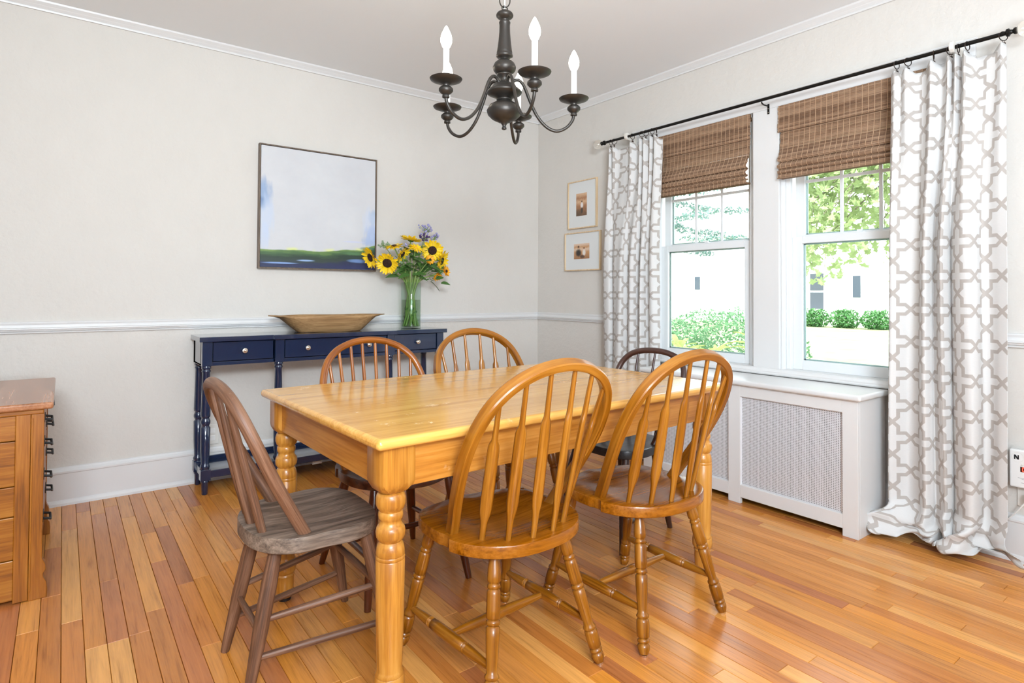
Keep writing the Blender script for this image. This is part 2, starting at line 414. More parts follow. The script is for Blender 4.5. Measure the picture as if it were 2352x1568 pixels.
# ------------------------------------------------------------------ floor boards
PW = .0571
def vis(x, y):
    d = Vector((x, y, -1.0918)); w = d.dot(_f)
    if w < .3: return False
    uu = 1176 + 1361.5 * d.dot(_r) / w; vv = 649.5 - 1361.5 * d.dot(_u) / w
    return -60 < uu < 2412 and vv < 1640
PAL = [srgb(204, 146, 90), srgb(196, 137, 82), srgb(190, 130, 80), srgb(209, 154, 97), srgb(182, 124, 80), srgb(214, 163, 107), srgb(198, 142, 90), srgb(176, 118, 80), srgb(202, 142, 82)]
pm = MB(); rest = MB()
rng = random.Random(11)
nplank = 0
x = .012 - 31 * PW
while x < XR:
    xa, xb = x + .0005, min(x + PW - .0005, XR)
    y = YF - rng.random() * .8
    while y < YB:
        ln = rng.choice([.35, .5, .62, .75, .85, .95, 1.1, 1.3]) * rng.uniform(.9, 1.1)
        ya, yb = max(y, YF), min(y + ln - .0008, YB)
        if yb - ya > .03 and xb - xa > .01 and xa > XL:
            t = .0016
            vs = [(xa, ya, -.019), (xb, ya, -.019), (xb, yb, -.019), (xa, yb, -.019), (xa, ya, -t), (xb, ya, -t), (xb, yb, -t), (xa, yb, -t),
                  (xa + t * .7, ya + t * .7, 0), (xb - t * .7, ya + t * .7, 0), (xb - t * .7, yb - t * .7, 0), (xa + t * .7, yb - t * .7, 0)]
            fs = [(0, 1, 5, 4), (1, 2, 6, 5), (2, 3, 7, 6), (3, 0, 4, 7), (4, 5, 9, 8), (5, 6, 10, 9), (6, 7, 11, 10), (7, 4, 8, 11), (8, 9, 10, 11)]
            seen = False
            for k in range(9):
                if vis((xa + xb) / 2, ya + (yb - ya) * k / 8): seen = True
            if seen and nplank < 298:
                o = MB().add(vs, fs).build('plank', 'oak_floor', floor); nplank += 1
                cc = satu(rng.choice(PAL), 1.18); cc = (cc[0] * .97, cc[1] * .91, cc[2] * .87); j = rng.uniform(.96, 1.14)
                o.color = (cc[0] * j, cc[1] * j, cc[2] * j, 1)
            else: rest.add(vs, fs)
        y += ln
    x += PW
o = rest.build('board_remainder', 'oak_floor', floor); o['kind'] = 'stuff'; o.color = (*PAL[1], 1)

# ------------------------------------------------------------------ windows
CX = XR - .022
def window(name, y0, y1, label):
    w = thing(name, (0, 0, 0), label=label, cat='window', kind='structure')
    m = MB(); x0, x1 = XR - .001, XR + TW - .02; j = .018
    m.box(x0, x1, y0, y0 + j, OZ0, OZ1); m.box(x0, x1, y1 - j, y1, OZ0, OZ1); m.box(x0, x1, y0, y1, OZ1 - j, OZ1); m.box(x0, x1, y0, y1, OZ0, OZ0 + .03)
    m.build('jamb', 'vinyl_white', w, bevel=.002)
    m = MB()
    for a, b in ((y0 + j, y0 + .043), (y1 - .043, y1 - j)): m.box(XR + .018, XR + .045, a, b, OZ0 + .03, OZ1 - j)
    m.build('stop', 'vinyl_white', w, bevel=.003)
    def sash(nm, xa, xb, za, zb, bot, top, st):
        m = MB(); a, b = y0 + .040, y1 - .040
        m.box(xa, xb, a, a + st, za, zb); m.box(xa, xb, b - st, b, za, zb); m.box(xa, xb, a + st, b - st, za, za + bot); m.box(xa, xb, a + st, b - st, zb - top, zb)
        s = m.build(nm, 'vinyl_white', w, bevel=.003)
        ga, gb, gz0, gz1 = a + st, b - st, za + bot, zb - top
        m = MB(); e = .007
        xm = (xa + xb) / 2
        m.box(xm + .004, xm + .012, ga, ga + e, gz0, gz1); m.box(xm + .004, xm + .012, gb - e, gb, gz0, gz1); m.box(xm + .004, xm + .012, ga, gb, gz0, gz0 + e); m.box(xm + .004, xm + .012, ga, gb, gz1 - e, gz1)
        m.build('glazing_bead', 'gasket', s)
        MB().box(xm - .003, xm + .001, ga, gb, gz0, gz1).build('pane', 'glass_pane', s)
        return s, ga, gb, gz0, gz1, xm
    lo = sash('lower_sash', XR + .045, XR + .080, OZ0 + .03, 1.412, .052, .040, .054)
    up = sash('upper_sash', XR + .082, XR + .117, 1.385, OZ1 - j, .038, .045, .050)
    s, ga, gb, gz0, gz1, xm = up
    for k in (1, 2):
        yy = ga + (gb - ga) * k / 3
        MB().box(xm - .006, xm + .004, yy - .0085, yy + .0085, gz0, gz1).build('muntin', 'vinyl_white', s, bevel=.002)
    zz = 1.716
    MB().box(xm - .0055, xm + .0035, ga, gb, zz - .0085, zz + .0085).build('muntin', 'vinyl_white', s, bevel=.002)
    ym = (y0 + y1) / 2
    m = MB(); m.box(XR + .05, XR + .078, ym - .03, ym + .03, 1.412, 1.418); m.box(XR + .056, XR + .07, ym - .02, ym + .004, 1.418, 1.428)
    m.build('sash_lock', 'vinyl_white', lo[0], bevel=.002)
    return w
window('window_1', *OPN[0], 'white double hung window beside the narrow left curtain')
window('window_2', *OPN[1], 'white double hung window beside the wide right curtain')
# casing around the pair
m = MB()
def fluted(y0, y1, z0, z1):
    m.box(CX, XR, y0, y1, z0, z1)
fluted(1.713, 1.868, OZ0, OZ1)
tag(m.build('trim_6', 'trim_white', bevel=.003), label='wide flat white post between the two windows', cat='trim', kind='structure')
m = MB(); fluted(2.612, 2.754, OZ0 - .08, OZ1)
tag(m.build('trim_9', 'trim_white', bevel=.003), label='flat white window casing behind the narrow left curtain', cat='trim', kind='structure')
m = MB(); fluted(.826, .968, OZ0 - .08, OZ1)
tag(m.build('trim_10', 'trim_white', bevel=.003), label='flat white window casing behind the wide right curtain', cat='trim', kind='structure')
m = MB(); m.box(CX, XR, .826, 2.754, OZ1, 2.195); m.prism([(XR, 2.195), (CX - .004, 2.195), (CX - .012, 2.205), (CX - .012, 2.212), (XR, 2.212)], 'y', .816, 2.764)
tag(m.build('trim_7', 'trim_white', bevel=.002), label='white head casing under the curtain rod', cat='trim', kind='structure')
m = MB(); m.prism([(XR + .04, .648), (CX - .022, .648), (CX - .027, .655), (CX - .027, .662), (CX - .018, .667), (CX - .012, .680), (CX - .006, .684), (XR + .04, .686)], 'y', .81, 2.77)
tag(m.build('trim_8', 'trim_white', bevel=.0015), label='white moulded sill strip above the radiator cover', cat='trim', kind='structure')

# ------------------------------------------------------------------ radiator cover
rc = thing('radiator_cover', (2.84, 1.184, 0), label='long white radiator cover with perforated grilles under the windows', cat='radiator cover')
L = 1.226; D = XR - .034 - 2.84; HB = .617
# local: x depth 0..D (towards wall), y 0..L
m = MB()
st = [(0, .068), (.578, .648), (1.158, L)]
for a, b in st: m.box(0, .02, a, b, 0, HB)
for a, b in ((.068, .578), (.648, 1.158)):
    m.box(0, .02, a, b, .558, HB); m.box(0, .02, a, b, .033, .098)
m.build('front_frame', 'trim_white', rc, bevel=.0015)
for a, b in ((.068, .578), (.648, 1.158)):
    MB().box(.0135, .0145, a - .01, b + .01, .09, .566).build('grille', 'perforated', rc)
for a in (0, L - .02): MB().box(.02, D, a, a + .02, 0, HB).build('end_panel', 'trim_white', rc, bevel=.0015)
MB().box(.16, .17, .03, L - .03, .002, .60).build('shadow_panel', 'shadow_black', rc)  # added black panel, paints the shade seen through the grilles; no radiator modelled
MB().box(-.022, D, -.02, L + .02, HB, .645).build('top_board', 'trim_white', rc, bevel=.011, seg=4)

# ------------------------------------------------------------------ dining table
tb = thing('dining_table', (1.3365, 1.803, 0), math.radians(1.6), label='honey pine farmhouse dining table with turned legs and worn top', cat='table')
TL, TWd, TZ = 1.503, .944, .7416
MB().box(-TL / 2, TL / 2, -TWd / 2, TWd / 2, TZ - .028, TZ).build('tabletop', 'pine_top', tb, smooth=True, bevel=.0125, seg=5)
lx, ly = TL / 2 - .072, TWd / 2 - .072
for s in (-1, 1):
    MB().box(-lx + .04, lx - .04, s * (ly + .02) - .011, s * (ly + .02) + .011, .605, TZ - .028).build('apron', 'pine', tb, bevel=.002)
    MB().box(s * (lx + .02) - .011, s * (lx + .02) + .011, -ly + .04, ly - .04, .605, TZ - .028).build('apron', 'pine_y', tb, bevel=.002)
LP = [(.594, .022), (.590, .033), (.583, .036), (.575, .0375), (.562, .0375), (.552, .034), (.546, .029), (.544, .0285), (.541, .031), (.532, .0315), (.525, .030), (.522, .027), (.516, .0275), (.508, .031), (.506, .0335), (.502, .0355), (.492, .0375), (.480, .036), (.472, .031), (.468, .0275),
      (.465, .030), (.458, .0335), (.448, .0355), (.436, .0365), (.434, .0352), (.432, .0365), (.426, .0367), (.424, .0354), (.422, .0367), (.3, .0355), (.2, .0335), (.152, .0315), (.148, .0330), (.140, .0365), (.137, .0350), (.134, .0368), (.118, .0385), (.104, .0375), (.098, .033), (.094, .0305), (.088, .033), (.083, .030), (.06, .0305), (.02, .0285), (.012, .025)]
for sx in (-1, 1):
    for sy in (-1, 1):
        cx, cy = sx * lx, sy * ly; a = .045
        m = MB()
        ring = lambda r, z, ch: [(cx + px * r, cy + py * r, z) for px, py in ((-1 + ch, -1), (1 - ch, -1), (1, -1 + ch), (1, 1 - ch), (1 - ch, 1), (-1 + ch, 1), (-1, 1 - ch), (-1, -1 + ch))]
        rows = [ring(a, TZ - .028, .05), ring(a, .622, .05), ring(a * .97, .612, .15), ring(a * .86, .600, .35), ring(a * .6, .592, .5)]
        rows = [r + [r[0]] for r in rows][::-1]
        m.grid(rows)
        m.lathe([(z, r) for z, r in LP][::-1], (cx, cy, 0), (cx, cy, 1), 24)
        lg = m.build('leg', 'pine_turned', tb, smooth=True, angle=50)
        MB().lathe([(0, .022), (.012, .022)], (cx, cy, 0), (cx, cy, .012), 16, frac=False).build('foot_glide', 'black', lg)

# ------------------------------------------------------------------ chairs
def loft_seat(outline, ztop, zbot, dish, name, mat, parent, n=160):
    pts = [outline(2 * PI * k / n) for k in range(n)]
    cy = -.0
    m = MB(); rows = []
    for f in (.02, .25, .45, .62, .76, .86, .93, .975, .993, 1.0):
        z0 = {.993: -.001, 1.0: -.0045}.get(f, 0)
        rows.append([(x * f, cy + (y - cy) * f, ztop + z0 + dish(x * f, y * f, f)) for x, y in pts])
    rows.append([(x, y, zbot + .003) for x, y in pts])
    rows.append([(x * .985, y * .985, zbot) for x, y in pts])
    rows.append([(x * .02, y * .02, zbot) for x, y in pts])
    m.grid(rows, closed=True)
    k0 = (len(rows) - 1) * n
    m.f.append(list(range(n))[::-1]); m.f.append(list(range(k0, k0 + n)))
    return m.build(name, mat, parent, smooth=True, angle=38)
OAK_LEG = [(0, .012), (.05, .0135), (.11, .0175), (.16, .019), (.19, .0185), (.203, .0140), (.213, .0175), (.228, .0185), (.238, .0140), (.25, .0180), (.27, .0185), (.36, .019), (.41, .019), (.418, .0140), (.428, .0190), (.445, .0195), (.455, .0140), (.465, .0190), (.52, .0185), (.62, .0170), (.70, .0145), (.725, .0150), (.738, .0190), (.75, .0195), (.762, .0150), (.772, .0190), (.785, .0195), (.82, .0200), (.885, .0190), (.894, .0135), (.904, .0185), (.918, .0190), (.928, .0135), (.94, .0185), (.96, .0190), (.98, .0165), (1, .0135)]
OAK_STR = [(0, .0075), (.03, .009), (.2, .0135), (.27, .0150), (.275, .0112), (.29, .0155), (.305, .0112), (.31, .0150), (.4, .0165), (.5, .017), (.6, .0165), (.69, .0150), (.695, .0112), (.71, .0155), (.725, .0112), (.73, .0150), (.8, .0135), (.97, .009), (1, .0075)]
OAK_CROSS = [(0, .008), (.1, .011), (.40, .0155), (.44, .0135), (.46, .0155), (.5, .0165), (.54, .0155), (.56, .0135), (.60, .0155), (.9, .011), (1, .008)]
def lerp3(a, b, t): return tuple(a[i] + (b[i] - a[i]) * t for i in range(3))

HOOP_OAK = [(.188, -.02), (.200, .08), (.218, .2), (.234, .33), (.245, .46), (.247, .57), (.238, .69), (.212, .81), (.168, .90), (.112, .960), (.056, .990), (0, 1.0)]
def make_oak_chair():
    t = thing('windsor_chair')
    def outline(a):
        # angle 0 = +x ; front = +y
        x, y = math.cos(a), math.sin(a)
        if y >= 0: # front: squarish rounded
            p = 2.9; r = (abs(x / .222) ** p + abs(y / .238) ** p) ** (-1 / p)
            return x * r, y * r
        r = (abs(x / .226) ** 2.25 + abs(y / .216) ** 2.25) ** (-1 / 2.25)
        px, py = x * r, y * r
        k = max(0, min(1, (-py - .042) / .005)); k = k * k * (3 - 2 * k)
        return px * (.958 + .062 * k) if True else px, py
    def dish(x, y, f):
        e = math.exp(-((x / .13) ** 4 + ((y - .01) / .13) ** 4))
        d = -.013 * e
        if y > .1: d -= .012 * max(0, (y - .1) / .14) ** 2 * (1 - .55 * math.exp(-(x / .035) ** 2))
        return d
    loft_seat(outline, .423, .388, dish, 'seat', 'oak_seat', t)
    tops = {}; feet = {}
    for sx in (-1, 1):
        for nm, top, foot in (('r', (sx * .125, -.125, .392), (sx * .203, -.212, .006)), ('f', (sx * .150, .150, .392), (sx * .205, .236, .006))):
            lg = MB().lathe(OAK_LEG, top, foot, 20, frac=True).build('leg', 'oak_chair', t, smooth=True, angle=60)
            MB().lathe([(0, .011), (.006, .011)], (foot[0], foot[1], 0), (foot[0], foot[1], 1), 12).build('foot_glide', 'nickel', lg)
            tops[(sx, nm)] = top; feet[(sx, nm)] = foot
    mids = []
    for sx in (-1, 1):
        a = lerp3(tops[(sx, 'r')], feet[(sx, 'r')], .70); b = lerp3(tops[(sx, 'f')], feet[(sx, 'f')], .70)
        MB().lathe(OAK_STR, a, b, 16, frac=True).build('side_stretcher', 'oak_chair', t, smooth=True, angle=60)
        mids.append(lerp3(a, b, .5))
    MB().lathe(OAK_CROSS, mids[0], mids[1], 16, frac=True).build('cross_stretcher', 'oak_chair', t, smooth=True, angle=60)
    A, B = Vector((0, -.012, .42)), Vector((0, -.267, .900))
    def hp(x, s):
        p = A.lerp(B, s); p.y -= .012 * math.sin(PI * min(1, max(0, s))); return Vector((x, p.y, p.z))
    half = [hp(x, s) for x, s in HOOP_OAK]
    ctrl = half + [Vector((-p.x, p.y, p.z)) for p in half[-2::-1]]
    path = catmull(ctrl, 5)
    nrm = (B - A).cross(Vector((1, 0, 0))).normalized()
    # rounded-rectangular bow section
    m = MB(); rows = []; uvr = []; ln = 0
    secs = [(-.5, -.38), (-.38, -.5), (.38, -.5), (.5, -.38), (.5, .38), (.38, .5), (-.38, .5), (-.5, .38)]
    for i, p in enumerate(path):
        tg = (path[min(i + 1, len(path) - 1)] - path[max(i - 1, 0)]).normalized(); sd = tg.cross(nrm).normalized()
        if i: ln += (p - path[i - 1]).length
        rows.append([p + sd * (.027 * a) + nrm * (.033 * b) for a, b in secs]); uvr.append([(ln, k * .012) for k in range(9)])
    m.grid([r + [r[0]] for r in rows], uvr)
    n = 9
    m.f.append(list(range(8))); m.f.append([ (len(rows) - 1) * n + k for k in range(8)][::-1])
    m.build('hoop', 'oak_chair', t, smooth=True, angle=35)
    def ontop(x):
        best = min(path, key=lambda q: abs(q.x - x) + (10 if q.z < .6 else 0)); return best
    for x0, y0, x1 in ((.0375, -.183, .045), (.104, -.155, .126), (.155, -.105, .196)):
        for sx in (-1, 1):
            b = Vector((sx * x0, y0, .415)); tp = ontop(sx * x1) + Vector((0, 0, -.004))
            pts = [b.lerp(tp, k / 40) for k in range(41)]
            W = [(0, .0078), (.10, .0088), (.16, .0105), (.21, .0155), (.26, .0172), (.5, .0166), (.66, .0158), (.695, .0150), (.72, .0088), (.76, .0078), (1, .0068)]
            Tk = [(0, .0075), (.1, .0085), (.2, .0085), (.3, .0090), (.66, .0088), (.72, .0085), (.78, .0078), (1, .0068)]
            # paddle faces along arc normal
            tang = Vector((1, sx * .9 * x0 / .155 * 1.0, 0)).normalized() if True else None
            upv = Vector((-tang.y, tang.x, 0))
            MB().tube(pts, lambda q: (interp(W, q), interp(Tk, q)), 12, up=upv).build('spindle', 'oak_chair', t, smooth=True, angle=60)
    return t

def leg_prof(r0, r1, r2): return [(0, r0), (.25, r1), (.55, r1 * .97), (.95, r2), (1, r2 * .9)]
def make_bow_chair(hoop, A, B, hr, spindles, sp_r, seat_out, seat_z, seat_dish, legs, lr, stretch, mats, sp_prof=None):
    t = thing('bentwood_chair')
    loft_seat(seat_out, seat_z[1], seat_z[0], seat_dish, 'seat', mats[1], t)
    T = {}
    for key, top, foot in legs:
        MB().lathe(leg_prof(*lr), top, foot, 16, frac=True).build('leg', mats[2], t, smooth=True, angle=60); T[key] = (top, foot)
    for (ka, ta), (kb, tb_), r in stretch:
        pa = lerp3(*T[ka], ta) if isinstance(ka, str) else ka; pb = lerp3(*T[kb], tb_) if isinstance(kb, str) else kb
        MB().lathe([(0, r * .8), (.12, r), (.5, r * 1.12), (.88, r), (1, r * .8)], pa, pb, 12, frac=True).build('stretcher', mats[2], t, smooth=True, angle=60)
    A, B = Vector(A), Vector(B)
    half = []
    for x, s in hoop:
        p = A.lerp(B, s); p.y -= .010 * math.sin(PI * min(1, max(0, s))); half.append(Vector((x, p.y, p.z)))
    path = catmull(half + [Vector((-p.x, p.y, p.z)) for p in half[-2::-1]], 6)
    nrm = (B - A).cross(Vector((1, 0, 0))).normalized()
    MB().tube(path, hr, 14, up=tuple(nrm)).build('hoop', mats[0], t, smooth=True, angle=60)
    for x0, y0, x1 in spindles:
        tp = min(path, key=lambda q: abs(q.x - x1) + (10 if q.z < .55 else 0))
        b = Vector((x0, y0, seat_z[1] - .006))
        pts = [b.lerp(tp, k / 12) for k in range(13)]
        MB().tube(pts, (lambda q: interp(sp_prof, q)) if sp_prof else sp_r, 10).build('spindle', mats[3], t, smooth=True, angle=60)
    return t

oak = make_oak_chair()
def setchair(o, loc, deg, label, group=None):
    o.location = (*loc, 0); o.rotation_euler = (0, 0, math.radians(deg)); o['label'] = label; o['category'] = 'chair'
    if group: o['group'] = group
setchair(oak, (1.070, 1.457), 2.5, 'oak arrow-back Windsor chair nearest the camera beside the table corner', 'oak arrow-back chairs')
c2 = copy_tree(oak); setchair(c2, (1.618, 1.410), 0, 'oak arrow-back Windsor chair on the near side towards the radiator cover', 'oak arrow-back chairs')
c3 = copy_tree(oak); setchair(c3, (1.637, 2.225), 180, 'oak arrow-back Windsor chair on the far side of the table by the corner', 'oak arrow-back chairs')

# far left chair : round bow, eight thin spindles
HOOP_D = [(.186, -.02), (.200, .12), (.216, .28), (.224, .45), (.225, .58), (.215, .71), (.190, .83), (.145, .92), (.090, .972), (.045, .993), (0, 1.0)]
def outD(a):
    x, y = math.cos(a), math.sin(a)
    p = 2.6 if y > 0 else 2.2; bx = .222; by = .232 if y > 0 else .21
    r = (abs(x / bx) ** p + abs(y / by) ** p) ** (-1 / p); px, py = x * r, y * r
    if y > 0: py += .014 * math.cos(px / .222 * PI * 1.5) * max(0, min(1, py / .15)) * (1 if abs(px) < .148 else .3)
    if -.05 < py < .0: px *= .97
    return px, py
def dishD(x, y, f): return -.014 * math.exp(-((x / .14) ** 4 + (y / .13) ** 4)) - (.012 * max(0, (y - .1) / .13) ** 2 if y > .1 else 0)
legsD = []
for sx in (-1, 1):
    legsD += [('r%d' % sx, (sx * .13, -.13, .40), (sx * .205, -.228, 0)), ('f%d' % sx, (sx * .15, .15, .40), (sx * .206, .225, 0))]
strD = [(('r-1', .6), ('f-1', .6), .010), (('r1', .6), ('f1', .6), .010)]
midl = lerp3(lerp3((-.13, -.13, .40), (-.205, -.228, 0), .6), lerp3((-.15, .15, .40), (-.206, .225, 0), .6), .5); midr = (-midl[0], midl[1], midl[2])
strD.append(((midl, 0), (midr, 0), .010))
spD = []
for x0, y0, x1 in ((.022, -.186, .027), (.066, -.180, .080), (.109, -.162, .132), (.150, -.130, .182)):
    for sx in (-1, 1): spD.append((sx * x0, y0, sx * x1))
D_ = make_bow_chair(HOOP_D, (0, -.02, .42), (0, -.262, .888), .0145, spD, .0068, outD, (.390, .425), dishD, legsD, (.014, .0195, .0125), strD, ('bent_oak', 'dark_cherry_seat', 'dark_cherry', 'bent_oak'), [(0, .0085), (.3, .0085), (1, .0062)])
setchair(D_, (1.053, 2.152), 180, 'bow-back chair with thin plain spindles and dark cherry seat in front of the console')

# rustic end chairs: low bow, three spindles, box stretchers
HOOP_C = [(.158, -.03), (.166, .1), (.180, .28), (.194, .45), (.204, .6), (.203, .72), (.186, .84), (.145, .935), (.085, .982), (.04, .996), (0, 1.0)]
def outC(a):
    x, y = math.cos(a), math.sin(a); p = 3.2 if y > 0 else 2.5
    bx = .203; by = .175 if y > 0 else .195
    r = (abs(x / bx) ** p + abs(y / by) ** p) ** (-1 / p); px, py = x * r, y * r
    return px * (1 - .045 * math.exp(-((py + .02) / .05) ** 2)), py
def dishC(x, y, f): return -.008 * math.exp(-((x / .13) ** 4 + (y / .11) ** 4))
def rustic_legs():
    l = []
    for sx in (-1, 1):
        l += [('r%d' % sx, (sx * .105, -.125, .385), (sx * .137, -.205, 0)), ('f%d' % sx, (sx * .150, .115, .385), (sx * .208, .200, 0))]
    return l
strC = []
for sx in (-1, 1):
    strC += [(('r%d' % sx, .50), ('f%d' % sx, .42), .0095), (('r%d' % sx, .74), ('f%d' % sx, .70), .0095)]
strC += [(('r-1', .58), ('r1', .58), .009), (('f-1', .42), ('f1', .42), .010)]
spC = [(0, -.168, 0), (-.086, -.158, -.105), (.086, -.158, .105)]
C_ = make_bow_chair(HOOP_C, (0, -.065, .42), (0, -.268, .832), .0170, spC, .010, outC, (.378, .422), dishC, rustic_legs(), (.017, .0215, .0135), strC, ('rustic', 'rustic_seat', 'rustic', 'rustic'), [(0, .0115), (.25, .0130), (.6, .0105), (1, .0075)])
setchair(C_, (.614, 1.838), -90, 'weathered brown bentwood chair with thick grey seat at the left table end')
F_ = make_bow_chair(HOOP_C, (0, -.065, .42), (0, -.268, .812), .0145, spC, .008, outC, (.378, .415), dishC, rustic_legs(), (.016, .020, .0125), strC, ('ebony', 'ebony_seat', 'ebony', 'ebony'), [(0, .0085), (.3, .0085), (1, .0055)])
setchair(F_, (2.078, 1.915), 90, 'dark brown bentwood chair with near-black seat at the window end of the table')

# ------------------------------------------------------------------ console
con = thing('console_table', (0, 0, 0), label='long navy console table with turned legs, low shelf and silver knobs', cat='console table')
X0, X1 = .600, 2.088; YF_, YR = 3.532, 3.792; ZT = .848; BF = .018
XA, XB_ = .972, 1.715
m = MB(); pts = [(X0 - .017, YR), (X0 - .017, YF_ - .02), (XA - .012, YF_ - .02), (XA - .012, YF_ - BF - .02), (XB_ + .012, YF_ - BF - .02), (XB_ + .012, YF_ - .02), (X1 + .017, YF_ - .02), (X1 + .017, YR)]
m.prism(pts, 'z', ZT - .026, ZT); m.build('top_board', 'navy_paint', con, bevel=.002)
m = MB(); zb, zt = .690, ZT - .026
m.box(X0, X0 + .014, YF_ + .03, YR, zb, zt); m.box(X1 - .014, X1, YF_ + .03, YR, zb, zt); m.box(X0, X1, YR - .014, YR, zb, zt)
m.box(X0 + .03, XA, YF_ + .012, YF_ + .03, zb, zb + .02); m.box(XB_, X1 - .03, YF_ + .012, YF_ + .03, zb, zb + .02); m.box(XA, XB_, YF_ - BF + .012, YF_ - BF + .03, zb, zb + .02)
m.box(X0, X1, YF_ + .03, YR, zb + .001, zb + .012)
m.build('case', 'navy_paint', con, bevel=.0015)
LEG = [(.690, .0225), (.684, .024), (.676, .024), (.672, .0195), (.668, .0205), (.664, .0225), (.660, .0225), (.655, .0195), (.55, .0215), (.43, .0245), (.418, .0240), (.414, .0195), (.410, .0185), (.405, .0205), (.395, .0245), (.384, .0245), (.374, .0205), (.369, .0185), (.365, .0195), (.360, .0245), (.25, .0235), (.165, .0195), (.161, .0215), (.154, .0245), (.146, .0245), (.140, .0215), (.135, .0220)]
def con_leg(x, y, blk):
    m = MB(); m.lathe(LEG[::-1], (x, y, 0), (x, y, 1), 20)
    m.lathe([(.078, .017), (.072, .0205), (.066, .0205), (.060, .0175), (.004, .0155), (0, .0135)][::-1], (x, y, 0), (x, y, 1), 16)
    m.build('leg', 'navy_paint', con, smooth=True, angle=50)
    MB().box(x - .025, x + .025, y - .025, y + .025, .078, .136).build('lower_block', 'navy_paint', con, bevel=.002)
    MB().box(x - .025, x + .025, y - .025, y + .025, .690, zt).build('upper_block', 'navy_paint', con, bevel=.002)
fl = [(X0 + .025, YF_ + .025), (XA + .025, YF_ - BF + .025), (XB_ - .025, YF_ - BF + .025), (X1 - .025, YF_ + .025), (X0 + .025, YR - .025), (X1 - .025, YR - .025)]
for x, y in fl: con_leg(x, y, 0)
m = MB(); m.prism([(X0 + .01, YR - .01), (X0 + .01, YF_ + .008), (XA + .01, YF_ + .008), (XA + .02, YF_ - BF + .008), (XB_ - .02, YF_ - BF + .008), (XB_ - .01, YF_ + .008), (X1 - .01, YF_ + .008), (X1 - .01, YR - .01)], 'z', .088, .128)
m.build('shelf', 'navy_paint', con, bevel=.002)
MB().box(X0 + .02, X1 - .02, YR - .012, YR - .002, .128, .150).build('shelf_lip', 'navy_paint', con, bevel=.002)
MB().box(1.205, 1.262, 3.556, 3.560, .062, .086).build('paper_label', 'plate_white', con)
def knob(x, y, z, par):
    MB().lathe([(0, .007), (.004, .009), (.006, .006), (.012, .006), (.015, .012), (.017, .0145), (.021, .0148), (.024, .0135), (.0245, .010), (.0235, .009), (.0245, .006), (.0265, .0045), (.027, 0)], (x, y, z), (x, y - 1, z), 20).build('knob', 'nickel', par, smooth=True, angle=50)
for a, b, y, ks in ((X0 + .054, XA - .006, YF_ + .006, (.811,)), (XA + .056, XB_ - .056, YF_ - BF + .006, (1.153, 1.535)), (XB_ + .006, X1 - .054, YF_ + .006, (1.888,))):
    d = MB().box(a, b, y, y + .02, .714, zt - .004).build('drawer', 'navy_paint', con, bevel=.002)
    MB().box(a + .02, b - .02, y + .02, YR - .03, .718, zt - .02).build('drawer_box', 'navy_paint', d)
    for kx in ks: knob(kx, y, .766, d)

# dough bowl
m = MB(); n = 48; rows = []
def ell(hx, hy, z, p=2.2, lift=0):
    r = []
    for k in range(n):
        a = 2 * PI * k / n; c, s = math.cos(a), math.sin(a)
        x = hx * math.copysign(abs(c) ** (2 / p), c); y = hy * math.copysign(abs(s) ** (2 / p), s)
        r.append((x, y, z + lift * abs(c) ** 6 + .0015 * math.sin(5 * a + z * 40)))
    return r
rows = [ell(.01, .005, 0), ell(.188, .075, 0, 3), ell(.200, .082, .006, 3), ell(.235, .095, .035, 2.8), ell(.272, .110, .066, 2.6), ell(.298, .118, .086, 2.4), ell(.335, .120, .094, 2.1, .002), ell(.368, .121, .097, 1.8, .004), ell(.366, .119, .102, 1.8, .004), ell(.325, .113, .103, 2.1, .002), ell(.27, .103, .085, 2.5), ell(.22, .085, .045, 2.6), ell(.17, .065, .022, 2.6), ell(.01, .005, .016)]
m.grid(rows, closed=True)
bw = m.build('dough_bowl', 'bowl_wood', None, smooth=True, angle=60); bw.location = (1.335, 3.655, ZT); bw.rotation_euler = (0, 0, math.radians(-1))
tag(bw, 'long weathered wooden dough bowl on the navy console', 'bowl')

# ------------------------------------------------------------------ vase and flowers
VX, VY = 1.902, 3.655
vs = thing('glass_vase', (VX, VY, ZT), label='tall clear glass cylinder vase half full of water', cat='vase')
MB().lathe([(0, 0), (0, .066), (.004, .0675), (.312, .0675), (.315, .066), (.312, .0640), (.016, .0635), (.014, .03), (.014, 0)], (0, 0, 0), (0, 0, 1), 40).build('glass', 'vase_glass', vs, smooth=True, angle=50)
MB().lathe([(.015, 0), (.015, .0625), (.196, .0625), (.196, 0)], (0, 0, 0), (0, 0, 1), 40).build('water', 'water', vs, smooth=True, angle=50)
def petal_mesh(L, Wd, curl):
    m = MB(); rows = []
    for i in range(6):
        t = i / 5; w = Wd * (.35 + 1.3 * t if t < .5 else (1 - ((t - .5) / .5) ** 2.2) * 1.0 + .0) * .5
        if i == 5: w = .0006
        z = curl * t * t
        rows.append([(t * L, -w, z + .002), (t * L, 0, z - .0015), (t * L, w, z + .002)])
    m.grid(rows)
    me = m.mesh('petal'); return me
PET = petal_mesh(.049, .0195, .011); PET2 = petal_mesh(.042, .017, -.007); PET3 = petal_mesh(.028, .015, .004)
for me_, mt in ((PET, 'petal'), (PET2, 'petal'), (PET3, 'petal_deep')): me_.materials.append(MAT[mt]); me_.shade_smooth()
frng = random.Random(5)
def stem_path(head, k):
    a = k * 2.399; rb = .042
    base = Vector((VX + rb * math.cos(a), VY + rb * .9 * math.sin(a), ZT + .03)); lip = Vector((VX + (head.x - VX) * .16 - .03 * math.cos(a) * .3, VY + (head.y - VY) * .16, ZT + .31))
    lip.x = max(VX - .045, min(VX + .045, lip.x)); lip.y = max(VY - .045, min(VY + .045, lip.y))
    mid = lip.lerp(head, .55) + Vector((0, 0, .012))
    return catmull([base, base.lerp(lip, .5), lip, mid, head], 5)
